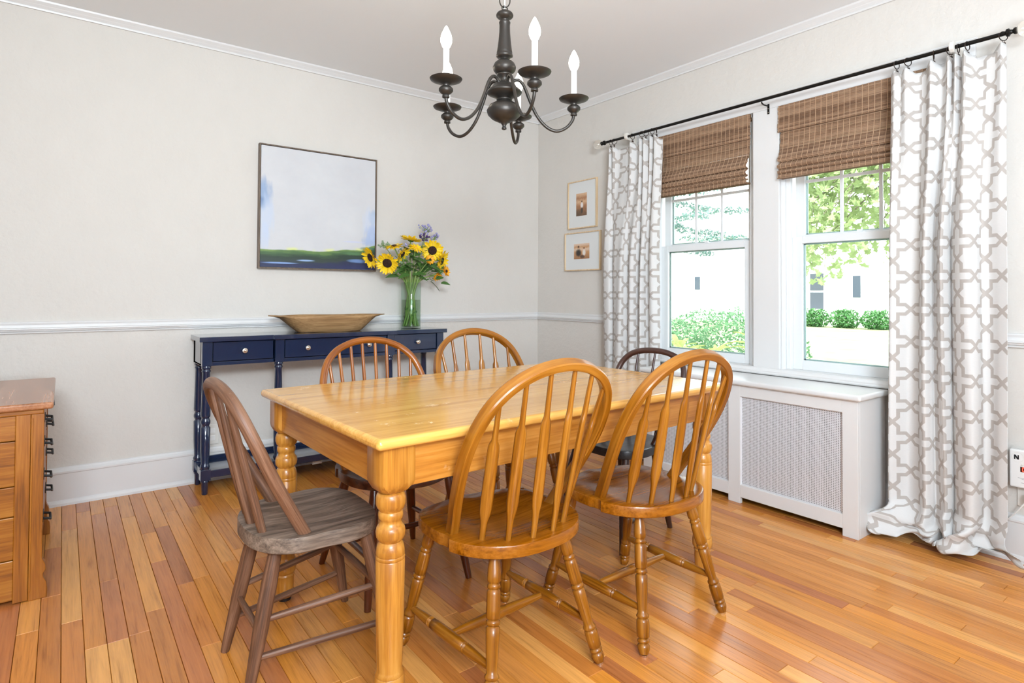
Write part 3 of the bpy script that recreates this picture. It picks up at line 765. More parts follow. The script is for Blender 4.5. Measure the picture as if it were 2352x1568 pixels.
def frame(nrm):
    z = Vector(nrm).normalized(); x = z.orthogonal().normalized(); y = z.cross(x); return Matrix((x, y, z)).transposed()
def leaf(par, p, d, L, Wd, mat='leaf_green'):
    d = Vector(d).normalized(); sd = d.cross(Vector((0, -.6, .8))).normalized(); up = sd.cross(d)
    m = MB(); rows = []
    for i in range(8):
        t = i / 7; w = Wd * math.sin(PI * min(1, t * .96 + .04)) ** .8 * (1 - .35 * t)
        c = Vector(p) + d * (L * t) - Vector((0, 0, 1)) * (L * .35 * t * t)
        rows.append([c - sd * w + up * (.12 * w), c - up * (.1 * w), c + sd * w + up * (.12 * w)])
    m.grid(rows); return m.build('leaf', mat, par, smooth=True, angle=180)
def sunflower(k, pos, nrm, size, label, disc=.0285, npet=20, me=None, mat_disc='seed_disc', name='sunflower'):
    me = me or PET
    head = Vector(pos); t = thing(name, tuple(head), label=label, cat='flower', group='flowers standing in the glass vase')
    M3 = frame(nrm)
    pth = [p - head for p in stem_path(head - Vector(nrm).normalized() * .012, k)]
    MB().tube(pth, .0042, 8).build('stem', 'stem_green', t, smooth=True, angle=60)
    m = MB(); m.lathe([(-.010, .012), (-.006, disc * .9), (0, disc), (.006, disc * .92), (.009, disc * .6), (.006, disc * .25), (.006, 0)], (0, 0, 0), tuple(M3 @ Vector((0, 0, 1))), 20)
    m.build('seed_disc', mat_disc, t, smooth=True, angle=60)
    m = MB(); m.lathe([(-.016, .004), (-.013, disc * .75), (-.006, disc * 1.02), (-.004, disc * .8)], (0, 0, 0), tuple(M3 @ Vector((0, 0, 1))), 14)
    m.build('sepals', 'leaf_green', t, smooth=True, angle=60)
    for layer in range(2):
        for i in range(npet):
            a = 2 * PI * (i + .5 * layer) / npet + frng.uniform(-.08, .08)
            o = bpy.data.objects.new('petal', me); COL.objects.link(o); o.parent = t
            R = M3.to_4x4() @ Matrix.Rotation(a, 4, 'Z') @ Matrix.Translation((disc * .88, 0, -.003 * layer)) @ Matrix.Rotation(frng.uniform(-.25, .2) + (.12 if layer else -.12), 4, 'Y') @ Matrix.Rotation(frng.uniform(-.3, .3), 4, 'X')
            s = size * frng.uniform(.85, 1.1)
            o.matrix_local = R @ Matrix.Diagonal((s, s, s, 1))
    return t
CAMV = (-.58, -.80, .02)
sunflower(0, (2.035, 3.60, 1.385), (-.45, -.88, -.08), 1.0, 'large open sunflower facing out at the upper right of the bouquet', .031)
sunflower(1, (1.690, 3.585, 1.285), (-.62, -.66, -.40), .98, 'open sunflower tilted down at the lower left of the bouquet', .032)
sunflower(2, (1.580, 3.60, 1.318), (-.93, -.10, -.34), .95, 'side-on sunflower at the far left, overlapping the painting frame', .029)
sunflower(3, (1.805, 3.60, 1.348), (.55, -.62, -.55), .88, 'drooping sunflower turned right in the left middle of the bouquet', .024)
sunflower(4, (2.115, 3.61, 1.315), (.55, -.72, -.30), 1.08, 'sunflower turned away at the right edge of the bouquet', .027)
sunflower(5, (1.895, 3.65, 1.455), (.10, -.15, .96), 1.05, 'sunflower seen from behind at the top of the bouquet', .022)
sunflower(6, (1.755, 3.62, 1.402), (-.25, -.12, .92), 1.0, 'flat yellow flower edge-on at the upper left of the bouquet', .020, 16, PET2)
sunflower(7, (1.890, 3.57, 1.395), (.05, -.55, .75), .95, 'small golden flower in the middle of the bouquet', .010, 14, PET2, 'petal_deep')
sunflower(8, (2.075, 3.60, 1.205), (.25, -.70, -.55), 1.0, 'small orange flower hanging lowest on the right', .010, 12, PET3, 'seed_disc', 'orange_daisy')
sunflower(9, (2.140, 3.59, 1.245), (.45, -.80, .1), 1.05, 'small orange flower just below the right-hand sunflower', .011, 12, PET3, 'seed_disc', 'orange_daisy')
sunflower(10, (2.000, 3.57, 1.318), (-.1, -.9, .2), .9, 'small orange flower under the large upper right sunflower', .010, 12, PET3, 'seed_disc', 'orange_daisy')
def sprig(k, pos, spread, mat, n, label, sz=.0075, name='filler_sprig'):
    head = Vector(pos); t = thing(name, tuple(head), label=label, cat='flower', group='flowers standing in the glass vase')
    MB().tube([p - head for p in stem_path(head, k)], .0022, 6).build('stem', 'stem_green', t, smooth=True)
    base = MB().lathe([(-sz, 0), (-sz * .6, sz * .7), (0, sz), (sz * .7, sz * .8), (sz, 0)], (0, 0, 0), (0, 0, 1), 7).mesh('blossom'); base.materials.append(MAT[mat]); base.shade_smooth()
    for i in range(n):
        o = bpy.data.objects.new('blossom', base); COL.objects.link(o); o.parent = t
        o.location = (frng.gauss(0, spread), frng.gauss(0, spread * .7), frng.gauss(0, spread * .6)); s = frng.uniform(.7, 1.3); o.scale = (s, s, s * .8)
        o.rotation_euler = (frng.random() * 3, frng.random() * 3, 0)
        MB().tube([(0, 0, -.02), tuple(o.location)], .0012, 5).build('stalk', 'stem_green', t)
sprig(3, (2.010, 3.64, 1.535), .026, 'lavender', 30, 'pale lavender sprig rising highest at the upper right')
sprig(4, (2.075, 3.64, 1.485), .018, 'lavender', 18, 'small lavender sprig right of the tallest sprig')
sprig(5, (1.985, 3.61, 1.470), .020, 'violet', 20, 'dark violet sprig above the large upper right sunflower')
sprig(6, (1.700, 3.66, 1.412), .022, 'bud_green', 18, 'greenish bud sprig at the upper left of the bouquet')
sprig(7, (1.790, 3.62, 1.300), .012, 'bud_green', 6, 'pale green seed heads between the left sunflowers')
sprig(8, (1.845, 3.63, 1.415), .012, 'lavender', 6, 'tiny lavender sprig beside the edge-on yellow flower')
for k, (px, pz, n_, lab) in enumerate(((1.84, 1.33, 22, 'leafy green stem left of the bouquet centre'), (1.95, 1.37, 24, 'leafy green stem in the bouquet centre'), (2.04, 1.28, 18, 'leafy green stem behind the right-hand flowers'))):
    head = Vector((px, 3.62, pz)); t = thing('foliage_stem', tuple(head), label=lab, cat='foliage', group='flowers standing in the glass vase')
    MB().tube([p - head for p in stem_path(head, 9 + k)], .003, 6).build('stem', 'stem_green', t, smooth=True)
    for i in range(n_):
        a = frng.uniform(0, 2 * PI)
        leaf(t, (frng.gauss(0, .035), frng.gauss(0, .025), frng.uniform(-.13, .05)), (math.cos(a), math.sin(a) * .7 - .3, frng.uniform(-.2, .7)), frng.uniform(.06, .11), frng.uniform(.014, .028))
    for i in range(46):
        a = frng.uniform(0, 2 * PI); p = Vector((frng.gauss(0, .036), frng.gauss(0, .02), frng.uniform(-.10, .05)))
        leaf(t, p, (math.cos(a), math.sin(a), frng.uniform(.2, 1.2)), frng.uniform(.02, .045), .004)
# submerged stalks
for k in range(13):
    a = k * .7; r = .05
    t = thing('flower_stalk', (VX, VY, ZT), label='bare green flower stalk standing in the vase water', cat='stalk', group='bare stalks in the vase')
    MB().tube([(r * math.cos(a), r * math.sin(a), .018), (.2 * r * math.cos(a + 1), .3 * r * math.sin(a + 1), .17), (.045 * math.cos(a + 2.7), .045 * math.sin(a + 2.7), .33), (.06 * math.cos(a + 2.8), .05 * math.sin(a + 2.8), .39)], .0060, 8).build('stalk', 'stem_green', t, smooth=True)
t = thing('submerged_leaves', (VX, VY, ZT + .018), label='tangle of green leaves sunk in the vase water', cat='foliage')
for i in range(44):
    a = frng.uniform(0, 2 * PI); r = frng.uniform(.01, .05)
    leaf(t, (r * math.cos(a), r * math.sin(a), frng.uniform(.0, .11)), (math.cos(a + 1.8) * .35, math.sin(a + 1.8) * .35, frng.uniform(.3, .9)), frng.uniform(.03, .055), .007)

# ------------------------------------------------------------------ painting
def uvquad(m, p00, p10, p11, p01):
    m.add([p00, p10, p11, p01], [(0, 1, 2, 3)], [[(0, 0), (1, 0), (1, 1), (0, 1)]])
g = G('abstract_painting'); u, v, _ = g.sep(g.coord('UV')); uvv = g.coord('UV')
nb = g.noise(g.mapping(uvv, (3, 4, 1)), 1, 4, .6); nf = g.noise(g.mapping(uvv, (26, 5, 1)), 1, 4, .6); nh = g.noise(g.mapping(uvv, (4, 40, 1)), 1, 3, .6)
col = g.mix(nb, (*srgb(194, 194, 198), 1), (*srgb(212, 212, 213), 1))
def blob(cu, cv, ru, rv, c, amt=1.0, nz=.35, tex=None):
    global col
    du = g.math('DIVIDE', g.math('SUBTRACT', u, cu), ru); dv = g.math('DIVIDE', g.math('SUBTRACT', v, cv), rv)
    q = g.math('ADD', g.math('MULTIPLY', du, du), g.math('MULTIPLY', dv, dv))
    q = g.math('ADD', q, g.math('MULTIPLY', g.math('SUBTRACT', tex or nf, .5), nz * 5))
    col = g.mix(g.math('MULTIPLY', g.math('SUBTRACT', 1.0, g.smooth(q, .1, 1.0)), amt), col, (*c, 1))
blob(.02, .60, .08, .16, srgb(138, 162, 196), .9); blob(.01, .53, .03, .06, srgb(90, 120, 165), .8); blob(.05, .42, .07, .22, srgb(186, 200, 222), .6); blob(.03, .25, .05, .14, srgb(190, 202, 224), .6)
blob(.985, .48, .06, .09, srgb(150, 172, 196), .9); blob(.975, .33, .09, .10, srgb(120, 148, 200), .9); blob(.95, .26, .09, .07, srgb(150, 172, 212), .8); blob(.96, .40, .10, .2, srgb(196, 206, 226), .6)
blob(.8, .245, .12, .012, srgb(196, 200, 222), .7, .2, nh)
hl = g.math('ADD', g.math('ADD', .148, g.math('MULTIPLY', g.smooth(u, .50, .75), .025)), g.math('MULTIPLY', g.smooth(u, .86, 1.0), .05))
hl = g.math('ADD', hl, g.math('MULTIPLY', g.math('SUBTRACT', g.noise(g.mapping(uvv, (5, 1, 1)), 1, 3), .5), .03))
dz = g.math('SUBTRACT', hl, v)
col = g.mix(g.math('MULTIPLY', g.smooth(dz, -.03, -.004), g.smooth(g.noise(g.mapping(uvv, (6, 2, 1)), 1, 2), .45, .6)), col, (*srgb(216, 222, 150), 1))
land = g.ramp(g.math('ADD', g.math('MULTIPLY', dz, 5.0), g.math('MULTIPLY', g.math('SUBTRACT', nh, .5), .35)), [(0, srgb(120, 150, 80)), (.12, srgb(74, 106, 66)), (.3, srgb(44, 62, 50)), (.46, srgb(52, 66, 62)), (.58, srgb(40, 48, 78)), (.8, srgb(44, 50, 92))])
col = g.mix(g.smooth(dz, -.004, .006), col, land)
blob(.92, .19, .08, .02, srgb(96, 130, 120), .7, .2); blob(.80, .14, .12, .018, srgb(86, 126, 84), .7, .2); blob(.54, .125, .07, .018, srgb(110, 140, 70), .5, .2)
blob(.37, .062, .09, .010, srgb(150, 180, 220), .9, .15, nh); blob(.15, .035, .17, .009, srgb(140, 170, 220), .9, .15, nh); blob(.85, .075, .13, .022, srgb(110, 140, 190), .9, .2, nh)
g.set(Base_Color=col, Roughness=.45).bump(nf, .1, .003)
pt = thing('framed_painting', (1.322, YB, 1.2355), label='square abstract landscape painting in a thin walnut frame', cat='painting')
S_ = .764; d_ = .036; fw = .008
for x0, x1, z0, z1 in ((-S_ / 2, -S_ / 2 + fw, 0, S_), (S_ / 2 - fw, S_ / 2, 0, S_), (-S_ / 2 + fw, S_ / 2 - fw, 0, fw), (-S_ / 2 + fw, S_ / 2 - fw, S_ - fw, S_)):
    MB().box(x0, x1, -d_, -.001, z0, z1).build('frame_side', 'frame_walnut', pt, bevel=.001)
c_ = MB(); i_ = S_ / 2 - fw - .003
uvquad(c_, (-i_, -d_ + .006, fw + .003), (i_, -d_ + .006, fw + .003), (i_, -d_ + .006, S_ - fw - .003), (-i_, -d_ + .006, S_ - fw - .003))
c_.build('canvas', 'abstract_painting', pt, solid=.004)

# small photo frames
def photo_mat(name, blobs, top, mid, low):
    global g, u, v, uvv, nf, col
    g = G(name); u, v, _ = g.sep(g.coord('UV')); uvv = g.coord('UV'); nf = g.noise(g.mapping(uvv, (9, 9, 1)), 1, 4, .6)
    col = g.mix(g.math('MULTIPLY', nf, .5), g.ramp(g.math('ADD', v, g.math('MULTIPLY', g.math('SUBTRACT', nf, .5), .25)), [(.05, low), (.45, mid), (.62, top), (.78, mid), (.95, top)]), (*mid, 1))
    for b in blobs: blob(*b)
    g.set(Base_Color=col, Roughness=.3)
photo_mat('photo_field_child', [(.54, .47, .16, .17, srgb(228, 224, 220), 1, .05), (.54, .24, .14, .17, srgb(66, 58, 52), 1, .05), (.54, .635, .08, .05, srgb(96, 62, 44), 1, .03), (.2, .15, .5, .2, srgb(70, 62, 50), .5, .2)], srgb(222, 186, 150), srgb(168, 118, 82), srgb(82, 66, 50))
photo_mat('photo_couple', [(.30, .40, .24, .32, srgb(52, 46, 44), 1, .08), (.30, .80, .08, .10, srgb(92, 60, 44), 1, .03), (.66, .40, .13, .27, srgb(226, 220, 212), 1, .05), (.66, .70, .08, .08, srgb(140, 96, 66), 1, .03), (.55, .15, .2, .15, srgb(80, 56, 46), .9, .1)], srgb(226, 206, 186), srgb(196, 146, 100), srgb(150, 104, 70))
plain('mat_board', (.70, .71, .70), .7)
def photo_frame(y0, y1, z0, z1, py0, py1, pz0, pz1, mat, label):
    o = thing('picture_frame', (XR, (y0 + y1) / 2, z0), label=label, cat='picture frame')
    yc = (y0 + y1) / 2; d = .02; w = .009
    A = lambda a: a - yc
    for a, b, c, e in ((y0, y0 + w, z0, z1), (y1 - w, y1, z0, z1), (y0 + w, y1 - w, z0, z0 + w), (y0 + w, y1 - w, z1 - w, z1)):
        MB().box(-d, -.001, A(a), A(b), c - z0, e - z0).build('frame_side', 'frame_blond', o, bevel=.0012)
    MB().box(-.012, -.002, A(y0 + w), A(y1 - w), w, z1 - z0 - w).build('mat_board', 'mat_board', o)
    m = MB(); uvquad(m, (-.0126, A(py1), pz0 - z0), (-.0126, A(py0), pz0 - z0), (-.0126, A(py0), pz1 - z0), (-.0126, A(py1), pz1 - z0)); m.build('photograph', mat, o, solid=.0006)
photo_frame(3.122, 3.436, 1.592, 1.960, 3.229, 3.345, 1.688, 1.861, 'photo_field_child', 'upper blond wood frame with a small upright photo on white mat')
photo_frame(3.084, 3.470, 1.268, 1.564, 3.200, 3.368, 1.358, 1.475, 'photo_couple', 'lower blond wood frame with a small wide photo on white mat')

# ------------------------------------------------------------------ chandelier
CHX, CHY = 1.345, 1.831
ch = thing('chandelier', (CHX, CHY, ZC), label='dark bronze five-arm candle chandelier hanging over the table', cat='chandelier')
def cz(c): return 1.9 - (c / 4.48 - 191) / 594.7 - ZC
def cr(w): return w * 1.877e-4
colp = [(95, 20), (97, 50), (108, 70), (112, 110), (130, 160), (150, 178), (165, 172), (180, 140), (190, 100), (196, 84), (203, 92), (210, 84), (218, 112), (228, 118), (238, 112), (260, 108), (330, 112), (420, 128), (520, 154), (540, 162), (552, 158), (560, 168), (576, 172), (588, 150), (598, 96), (606, 88), (614, 100), (625, 150), (650, 205), (690, 240), (720, 228), (745, 190), (758, 150), (762, 160), (772, 160), (780, 148), (800, 110), (825, 96), (850, 112), (862, 170), (880, 240), (900, 260), (915, 300), (935, 345), (950, 362), (962, 350), (985, 250), (1005, 160), (1012, 140), (1020, 160), (1030, 160), (1036, 140), (1046, 150), (1055, 200), (1085, 305), (1140, 360), (1180, 335), (1220, 255), (1240, 180), (1248, 130), (1255, 120), (1262, 70), (1275, 60), (1285, 40), (1300, 36), (1312, 48), (1325, 52), (1332, 36), (1337, 0)]
MB().lathe([(cz(c), cr(w)) for c, w in colp][::-1], (0, 0, 0), (0, 0, 1), 44).build('column', 'bronze', ch, smooth=True, angle=62)
# suspension: loop, chain, wire, canopy
m = MB(); z0 = cz(60)
m.tube([(.014 * math.cos(a) * 1.0, 0, cz(82) + .010 * math.sin(a)) for a in [2 * PI * k / 14 for k in range(14)]], .0022, 8, closed=True)
m.build('hanging_loop', 'bronze', ch, smooth=True)
zl = cz(70); k = 0
zz = zl
while zz < -.05:
    lk = []
    for a in [2 * PI * q / 20 for q in range(20)]:
        a2, b2 = .020 * math.cos(a), .027 * math.sin(a)
        lk.append((a2 * .8, -a2 * .6, zz + .027 + b2) if k % 2 == 0 else (a2 * .6, a2 * .8, zz + .027 + b2))
    MB().tube(lk, .0023, 8, closed=True).build('chain_link', 'bronze', ch, smooth=True)
    zz += .047; k += 1
MB().tube([(0, 0, cz(95)), (.002, 0, -.1), (0, 0, -.02)], .0022, 6).build('wire', 'cord_white', ch, smooth=True)
MB().lathe([(-.035, 0), (-.033, .02), (-.02, .05), (-.006, .062), (0, .062)], (0, 0, 0), (0, 0, 1), 28).build('ceiling_canopy', 'bronze', ch, smooth=True, angle=50)
ca = math.atan2(_r.y, _r.x)
for adeg in (-66.8, 5.5, 77.8, 149.5, 221.2):
    ang = ca + math.radians(adeg); c, s = math.cos(ang), math.sin(ang)
    R = lambda r, z: (r * c, r * s, z - ZC)
    pth = catmull([R(.022, 1.888), R(.030, 1.903), R(.045, 1.915), (R(.062, 1.911)), R(.080, 1.885), R(.100, 1.835), R(.128, 1.778), R(.165, 1.737), R(.205, 1.722), R(.243, 1.737), R(.266, 1.765), R(.272, 1.790)], 5)
    arm = MB().tube(pth, .0062, 10).build('arm', 'bronze', ch, smooth=True, angle=60)
    cup = [(1.783, .0075), (1.785, .013), (1.792, .013), (1.795, .0105), (1.800, .018), (1.808, .0255), (1.816, .0255), (1.823, .019), (1.826, .0125), (1.830, .0125), (1.833, .016), (1.837, .024), (1.841, .040), (1.847, .055), (1.852, .058), (1.853, .056), (1.849, .045), (1.846, .02), (1.850, .0135), (1.858, .0135), (1.858, 0)]
    MB().lathe([(z - ZC, r) for z, r in cup], (R(.272, 0)[0], R(.272, 0)[1], 0), (R(.272, 0)[0], R(.272, 0)[1], 1), 40).build('candle_cup', 'bronze', ch, smooth=True, angle=62)
    cx, cy = R(.272, 0)[:2]
    MB().lathe([(1.850 - ZC, .0112), (1.958 - ZC, .0112), (1.960 - ZC, .009)], (cx, cy, 0), (cx, cy, 1), 18).build('candle_sleeve', 'candle_white', ch, smooth=True, angle=45)
    MB().lathe([(1.958 - ZC, .007), (1.966 - ZC, .0135), (1.980 - ZC, .0195), (1.994 - ZC, .0208), (2.010 - ZC, .0175), (2.026 - ZC, .0105), (2.038 - ZC, .0045), (2.043 - ZC, 0)], (cx, cy, 0), (cx, cy, 1), 28).build('bulb', 'bulb_glow', ch, smooth=True, angle=80)

# ------------------------------------------------------------------ curtain rod
RX, RZ = 3.07, 2.170
rod = thing('curtain_rod', (RX, 1.82, RZ), label='long black curtain rod with clear ball finials over the windows', cat='curtain rod')
MB().lathe([(0, .0088), (2.255, .0088)], (0, -1.115, 0), (0, 1.14, 0), 14).build('pole', 'iron_black', rod, smooth=True, angle=50)
for s, e in ((-1, -1.115), (1, 1.14)):
    nk = [(0, .010), (.004, .016), (.012, .0165), (.016, .010), (.024, .008), (.028, .013), (.034, .0145), (.037, .012)]
    MB().lathe(nk, (0, e, 0), (0, e + s, 0), 18).build('finial_neck', 'iron_black', rod, smooth=True, angle=45)
    bl = [(.036, .012)] + [(.036 + .034 - .034 * math.cos(a), max(.0001, .034 * math.sin(a))) for a in [PI * k / 14 for k in range(2, 14)]] + [(.036 + .068, 0)]
    MB().lathe(bl, (0, e, 0), (0, e + s, 0), 24).build('finial_ball', 'clear_ball', rod, smooth=True, angle=80)
def bracket(y):
    o = thing('rod_bracket', (XR, y, RZ), label='off-white wooden bracket holding the curtain rod ' + ('above the wide right curtain' if y < 2 else 'above the narrow left curtain'), cat='bracket')
    pts = [(-.0005, -.050), (-.0005, .030), (-.015, .034), (-.060, .012), (-.083, .022), (-.100, .026), (-.116, .020), (-.122, .004), (-.118, -.012), (-.104, -.022), (-.080, -.024), (-.050, -.030), (-.022, -.050)]
    MB().prism(pts, 'y', -.009, .009).build('bracket_arm', 'wood_bracket', o, bevel=.003)
    MB().box(-.024, -.022, -.018, .018, -.06, .05).build('back_plate', 'wood_bracket', o, bevel=.003)
bracket(.886); bracket(2.752)
o = thing('rod_support_hook', (CX, 1.772, RZ - .02), label='small black metal bracket propping the rod between the windows', cat='bracket')
MB().box(-.0035, 0, -.006, .006, -.045, .012).build('wall_plate', 'iron_black', o, bevel=.001)
MB().tube([(-.002, 0, -.0), (-.05, 0, -.002), (-.068, 0, .002), (-.074, 0, .009)], .004, 8).build('hook_arm', 'iron_black', o, smooth=True)
for z in (-.036, -.014): MB().lathe([(0, .003), (.001, .0025)], (-.0035, 0, z), (-1, 0, z), 10).build('screw', 'nickel', o)

# curtain rings with clips
def ring(y, tilt, label, grp):
    o = thing('curtain_ring', (RX, y, RZ - .0095), tilt, label=label, cat='curtain ring', group=grp)
    MB().tube([(.0185 * math.cos(a), 0, .0185 * math.sin(a)) for a in [2 * PI * k / 20 for k in range(20)]], .0019, 7, closed=True).build('hoop', 'ring_bronze', o, smooth=True)
    MB().tube([(.004 * math.cos(a), .0 + .004 * math.sin(a) * 0, -.0225 + .004 * math.sin(a)) for a in [2 * PI * k / 10 for k in range(10)]], .0010, 6, closed=True).build('eyelet', 'ring_bronze', o, smooth=True)
    m = MB(); m.box(-.0055, .0055, -.006, .006, -.046, -.027); m.build('clip', 'ring_bronze', o, bevel=.002)
RY = [1.104, 1.058, .957, .894, .866, .834, .712]; LY = [2.905, 2.872, 2.705, 2.622, 2.590, 2.537, 2.500]
ORD = ('first', 'second', 'third', 'fourth', 'fifth', 'sixth', 'last')
for i, y in enumerate(RY): ring(y, random.uniform(-.7, .7), ORD[i] + ' clip ring from the left on the wide right curtain', 'clip rings of the right curtain')
for i, y in enumerate(LY): ring(y, random.uniform(-.9, .9), ORD[i] + ' clip ring from the left on the narrow left curtain', 'clip rings of the left curtain')

# ------------------------------------------------------------------ curtains
def curtain(name, top, mid, clips, xc, ztop, puddle, uo, vo, label, seed):
    rg = random.Random(seed); NS = 9
    T_ = catmull([(y, d, 0) for y, d in top], NS); M_ = catmull([(y, d * 1.0, 0) for y, d in mid], NS)
    n = len(M_); U = [0]
    for i in range(1, n): U.append(U[-1] + (M_[i] - M_[i - 1]).length)
    zfloor = .015; total = ztop - zfloor + puddle; NV = 110
    ph = [rg.uniform(0, 6.28) for _ in range(8)]
    rows = []; uvr = []
    for j in range(NV + 1):
        l = total * (j / NV); t = min(1, l / (ztop - .15)); b = t / .45; b = min(1, b); b = b * b * (3 - 2 * b)
        row = []; ur = []
        for i in range(n):
            p = T_[i].lerp(M_[i], b); y, x = p.x, xc + p.y
            s = U[i]
            sag = 0
            dcl = min(abs(T_[i].x - c) for c in clips)
            sag = .030 * min(1, dcl / .03) ** 1.3
            fade = max(0, 1 - l / .25)
            hang = ztop - .16
            if puddle == 0 or l < hang:
                z = ztop - l - sag * fade
                x += .006 * math.sin(s * 22 + ph[0] + l * 1.7) * b + .004 * math.sin(s * 47 + ph[1] + l * 3.0) * b
                y += .004 * math.sin(l * 2.3 + s * 9 + ph[2]) * b
            else:
                e = l - hang; w = min(1, e / .16)
                k = 1 - math.exp(-e / .13)
                z = .16 * (1 - k) ** 1.0
                z = max(z, .006) + .020 * w * (math.sin(s * 26 + ph[3] + e * 22) + 1) * .55 + .016 * w * (1 + math.sin(s * 61 + e * 31 + ph[4])) * .5
                z += .030 * math.sin(PI * min(1, e / .24)) * max(0, math.sin(s * 13 + ph[5]))
                x += -.085 * k * (1 + .45 * math.sin(s * 17 + ph[6])) + .012 * math.sin(e * 60 + s * 30) * w
                y += .03 * w * math.sin(s * 11 + e * 14 + ph[7]) + (-.045 * w * w if i > n * .85 else 0) + (.05 * w * w if i < n * .12 else 0)
            row.append((x, y, z)); ur.append((s + uo, -l + vo))
        rows.append(row); uvr.append(ur)
    m = MB(); m.grid(rows, uvr)
    o = m.build(name, 'curtain_cloth', None, smooth=True, angle=180, solid=.0016)
    return tag(o, label, 'curtain')
topR = [(1.125, .012), (1.104, -.012), (1.085, .012), (1.058, -.012), (1.02, .02), (.985, .012), (.957, -.022), (.935, .012), (.915, .018), (.894, -.020), (.884, .012), (.874, -.004), (.866, -.022), (.855, .016), (.834, -.026), (.820, .016), (.795, .020), (.765, .012), (.735, .004), (.712, -.012), (.700, .006)]
midR = [(1.140, .020), (1.125, -.028), (1.098, -.020), (1.062, .012), (1.020, -.002), (.992, -.040), (.975, -.046), (.962, -.012), (.955, .012), (.930, -.020), (.912, -.044), (.900, -.014), (.896, .016), (.880, -.014), (.845, -.048), (.815, -.050), (.800, -.016), (.795, .028), (.770, .030), (.735, .002), (.704, -.012)]
curtain('patterned_curtain', topR, midR, RY, 3.052, 2.128, .13, .079, .077, 'wide off-white curtain with taupe star lattice, puddled on the floor at the right', 3)
topL = [(2.925, .012), (2.905, -.012), (2.888, .014), (2.872, -.014), (2.83, .012), (2.77, .010), (2.735, .008), (2.705, -.022), (2.68, .014), (2.650, .010), (2.622, -.022), (2.606, .016), (2.590, -.022), (2.562, .014), (2.537, -.020), (2.518, .014), (2.500, -.022), (2.478, -.012), (2.462, .02)]
midL = [(2.965, .004), (2.935, -.018), (2.900, -.022), (2.885, .012), (2.868, -.016), (2.83, -.034), (2.775, -.038), (2.745, .010), (2.715, -.020), (2.685, -.036), (2.655, -.006), (2.640, .014), (2.618, -.020), (2.592, -.034), (2.578, .010), (2.556, .016), (2.535, -.018), (2.505, -.028), (2.480, .006)]
curtain('patterned_curtain', topL, midL, LY, 3.066, 2.128, 0, .009, .024, 'narrow off-white curtain with taupe star lattice near the room corner', 9)

# ------------------------------------------------------------------ woven bamboo shades
def shade(y0, y1, prof, label, seed):
    rg = random.Random(seed)
    o = thing('bamboo_shade', (XR, (y0 + y1) / 2, OZ1), label=label, cat='window shade')
    yc = (y0 + y1) / 2; a, b = y0 - yc, y1 - yc
    X = lambda x: x - XR
    def strip(profile, name, par, ya, yb, step=.0082, gaps=()):
        P = catmull([(X(x), 0, z - OZ1) for x, z in profile], 10); L_ = [0]
        for i in range(1, len(P)): L_.append(L_[-1] + (P[i] - P[i - 1]).length)
        def at(l):
            for i in range(1, len(P)):
                if L_[i] >= l:
                    f = (l - L_[i - 1]) / max(1e-9, L_[i] - L_[i - 1]); return P[i - 1].lerp(P[i], f), (P[i] - P[i - 1]).normalized()
            return P[-1], (P[-1] - P[-2]).normalized()
        m = MB(); l = step / 2; q = 0
        while l < L_[-1]:
            p, t = at(l); nr = Vector((t.z, 0, -t.x)); hgt = step * (.5 - (.10 if q in gaps else .025)); th = .0020 + rg.uniform(0, .0012)
            e0, e1 = ya + rg.uniform(-.003, .003), yb + rg.uniform(-.003, .003)
            vs = []
            for yy in (e0, e1):
                for sa, sb in ((-1, -1), (1, -1), (1.0, .4), (0, 1.4), (-1.0, .4)):
                    w = p + t * (hgt * sa) + nr * (th * sb); vs.append((w.x, yy, w.z))
            fs = [(0, 1, 6, 5), (1, 2, 7, 6), (2, 3, 8, 7), (3, 4, 9, 8), (4, 0, 5, 9), (4, 3, 2, 1, 0), (5, 6, 7, 8, 9)]
            m.add(vs, fs); l += step; q += 1
        r = m.build(name, 'bamboo', par); r['kind'] = 'stuff'
        m = MB(); k = 0
        yy = ya + .012
        while yy < yb:
            path = []
            for i in range(len(P)):
                t = (P[min(i + 1, len(P) - 1)] - P[max(i - 1, 0)]).normalized(); nr = Vector((t.z, 0, -t.x)); w = P[i] + nr * .0040; path.append((w.x, yy, w.z))
            vs = []; fs = []
            for i, p in enumerate(path): vs += [(p[0], p[1] - .0013, p[2]), (p[0], p[1] + .0013, p[2])]
            for i in range(len(path) - 1): fs.append((2 * i, 2 * i + 1, 2 * i + 3, 2 * i + 2))
            m.add(vs, fs); yy += .0285
        r2 = m.build('stitching', 'bamboo_thread', r, solid=.0012); r2['kind'] = 'stuff'
        return r
    val = strip([(3.136, 2.133), (3.135, 2.06), (3.133, 1.986)], 'valance_reeds', o, a - .004, b + .004)
    strip(prof, 'body_reeds', o, a + .004, b - .004, gaps=(20, 26, 27))
    MB().box(X(3.145), X(3.185), a + .004, b - .004, -.035, -.002).build('head_rail', 'bamboo_edge', o)
    MB().box(X(3.120), X(3.160), a + .006, b - .006, prof[-1][1] - OZ1 - .001, prof[-1][1] - OZ1 + .012).build('bottom_bar', 'bamboo_edge', o, bevel=.003)
    return o
profR = [(3.152, 2.120), (3.150, 2.02), (3.146, 1.95), (3.138, 1.89), (3.122, 1.845), (3.116, 1.828), (3.128, 1.820), (3.140, 1.816), (3.124, 1.808), (3.114, 1.798), (3.112, 1.786), (3.126, 1.780), (3.138, 1.777), (3.122, 1.770), (3.113, 1.763), (3.116, 1.757), (3.134, 1.754), (3.120, 1.748), (3.116, 1.738), (3.118, 1.728)]
shade(1.885, 2.600, [(x - .008 if z < 1.86 else x, z) for x, z in profR], 'woven bamboo roman shade over the window beside the left curtain', 1)
shade(.985, 1.708, profR, 'woven bamboo roman shade over the window beside the right curtain', 2)

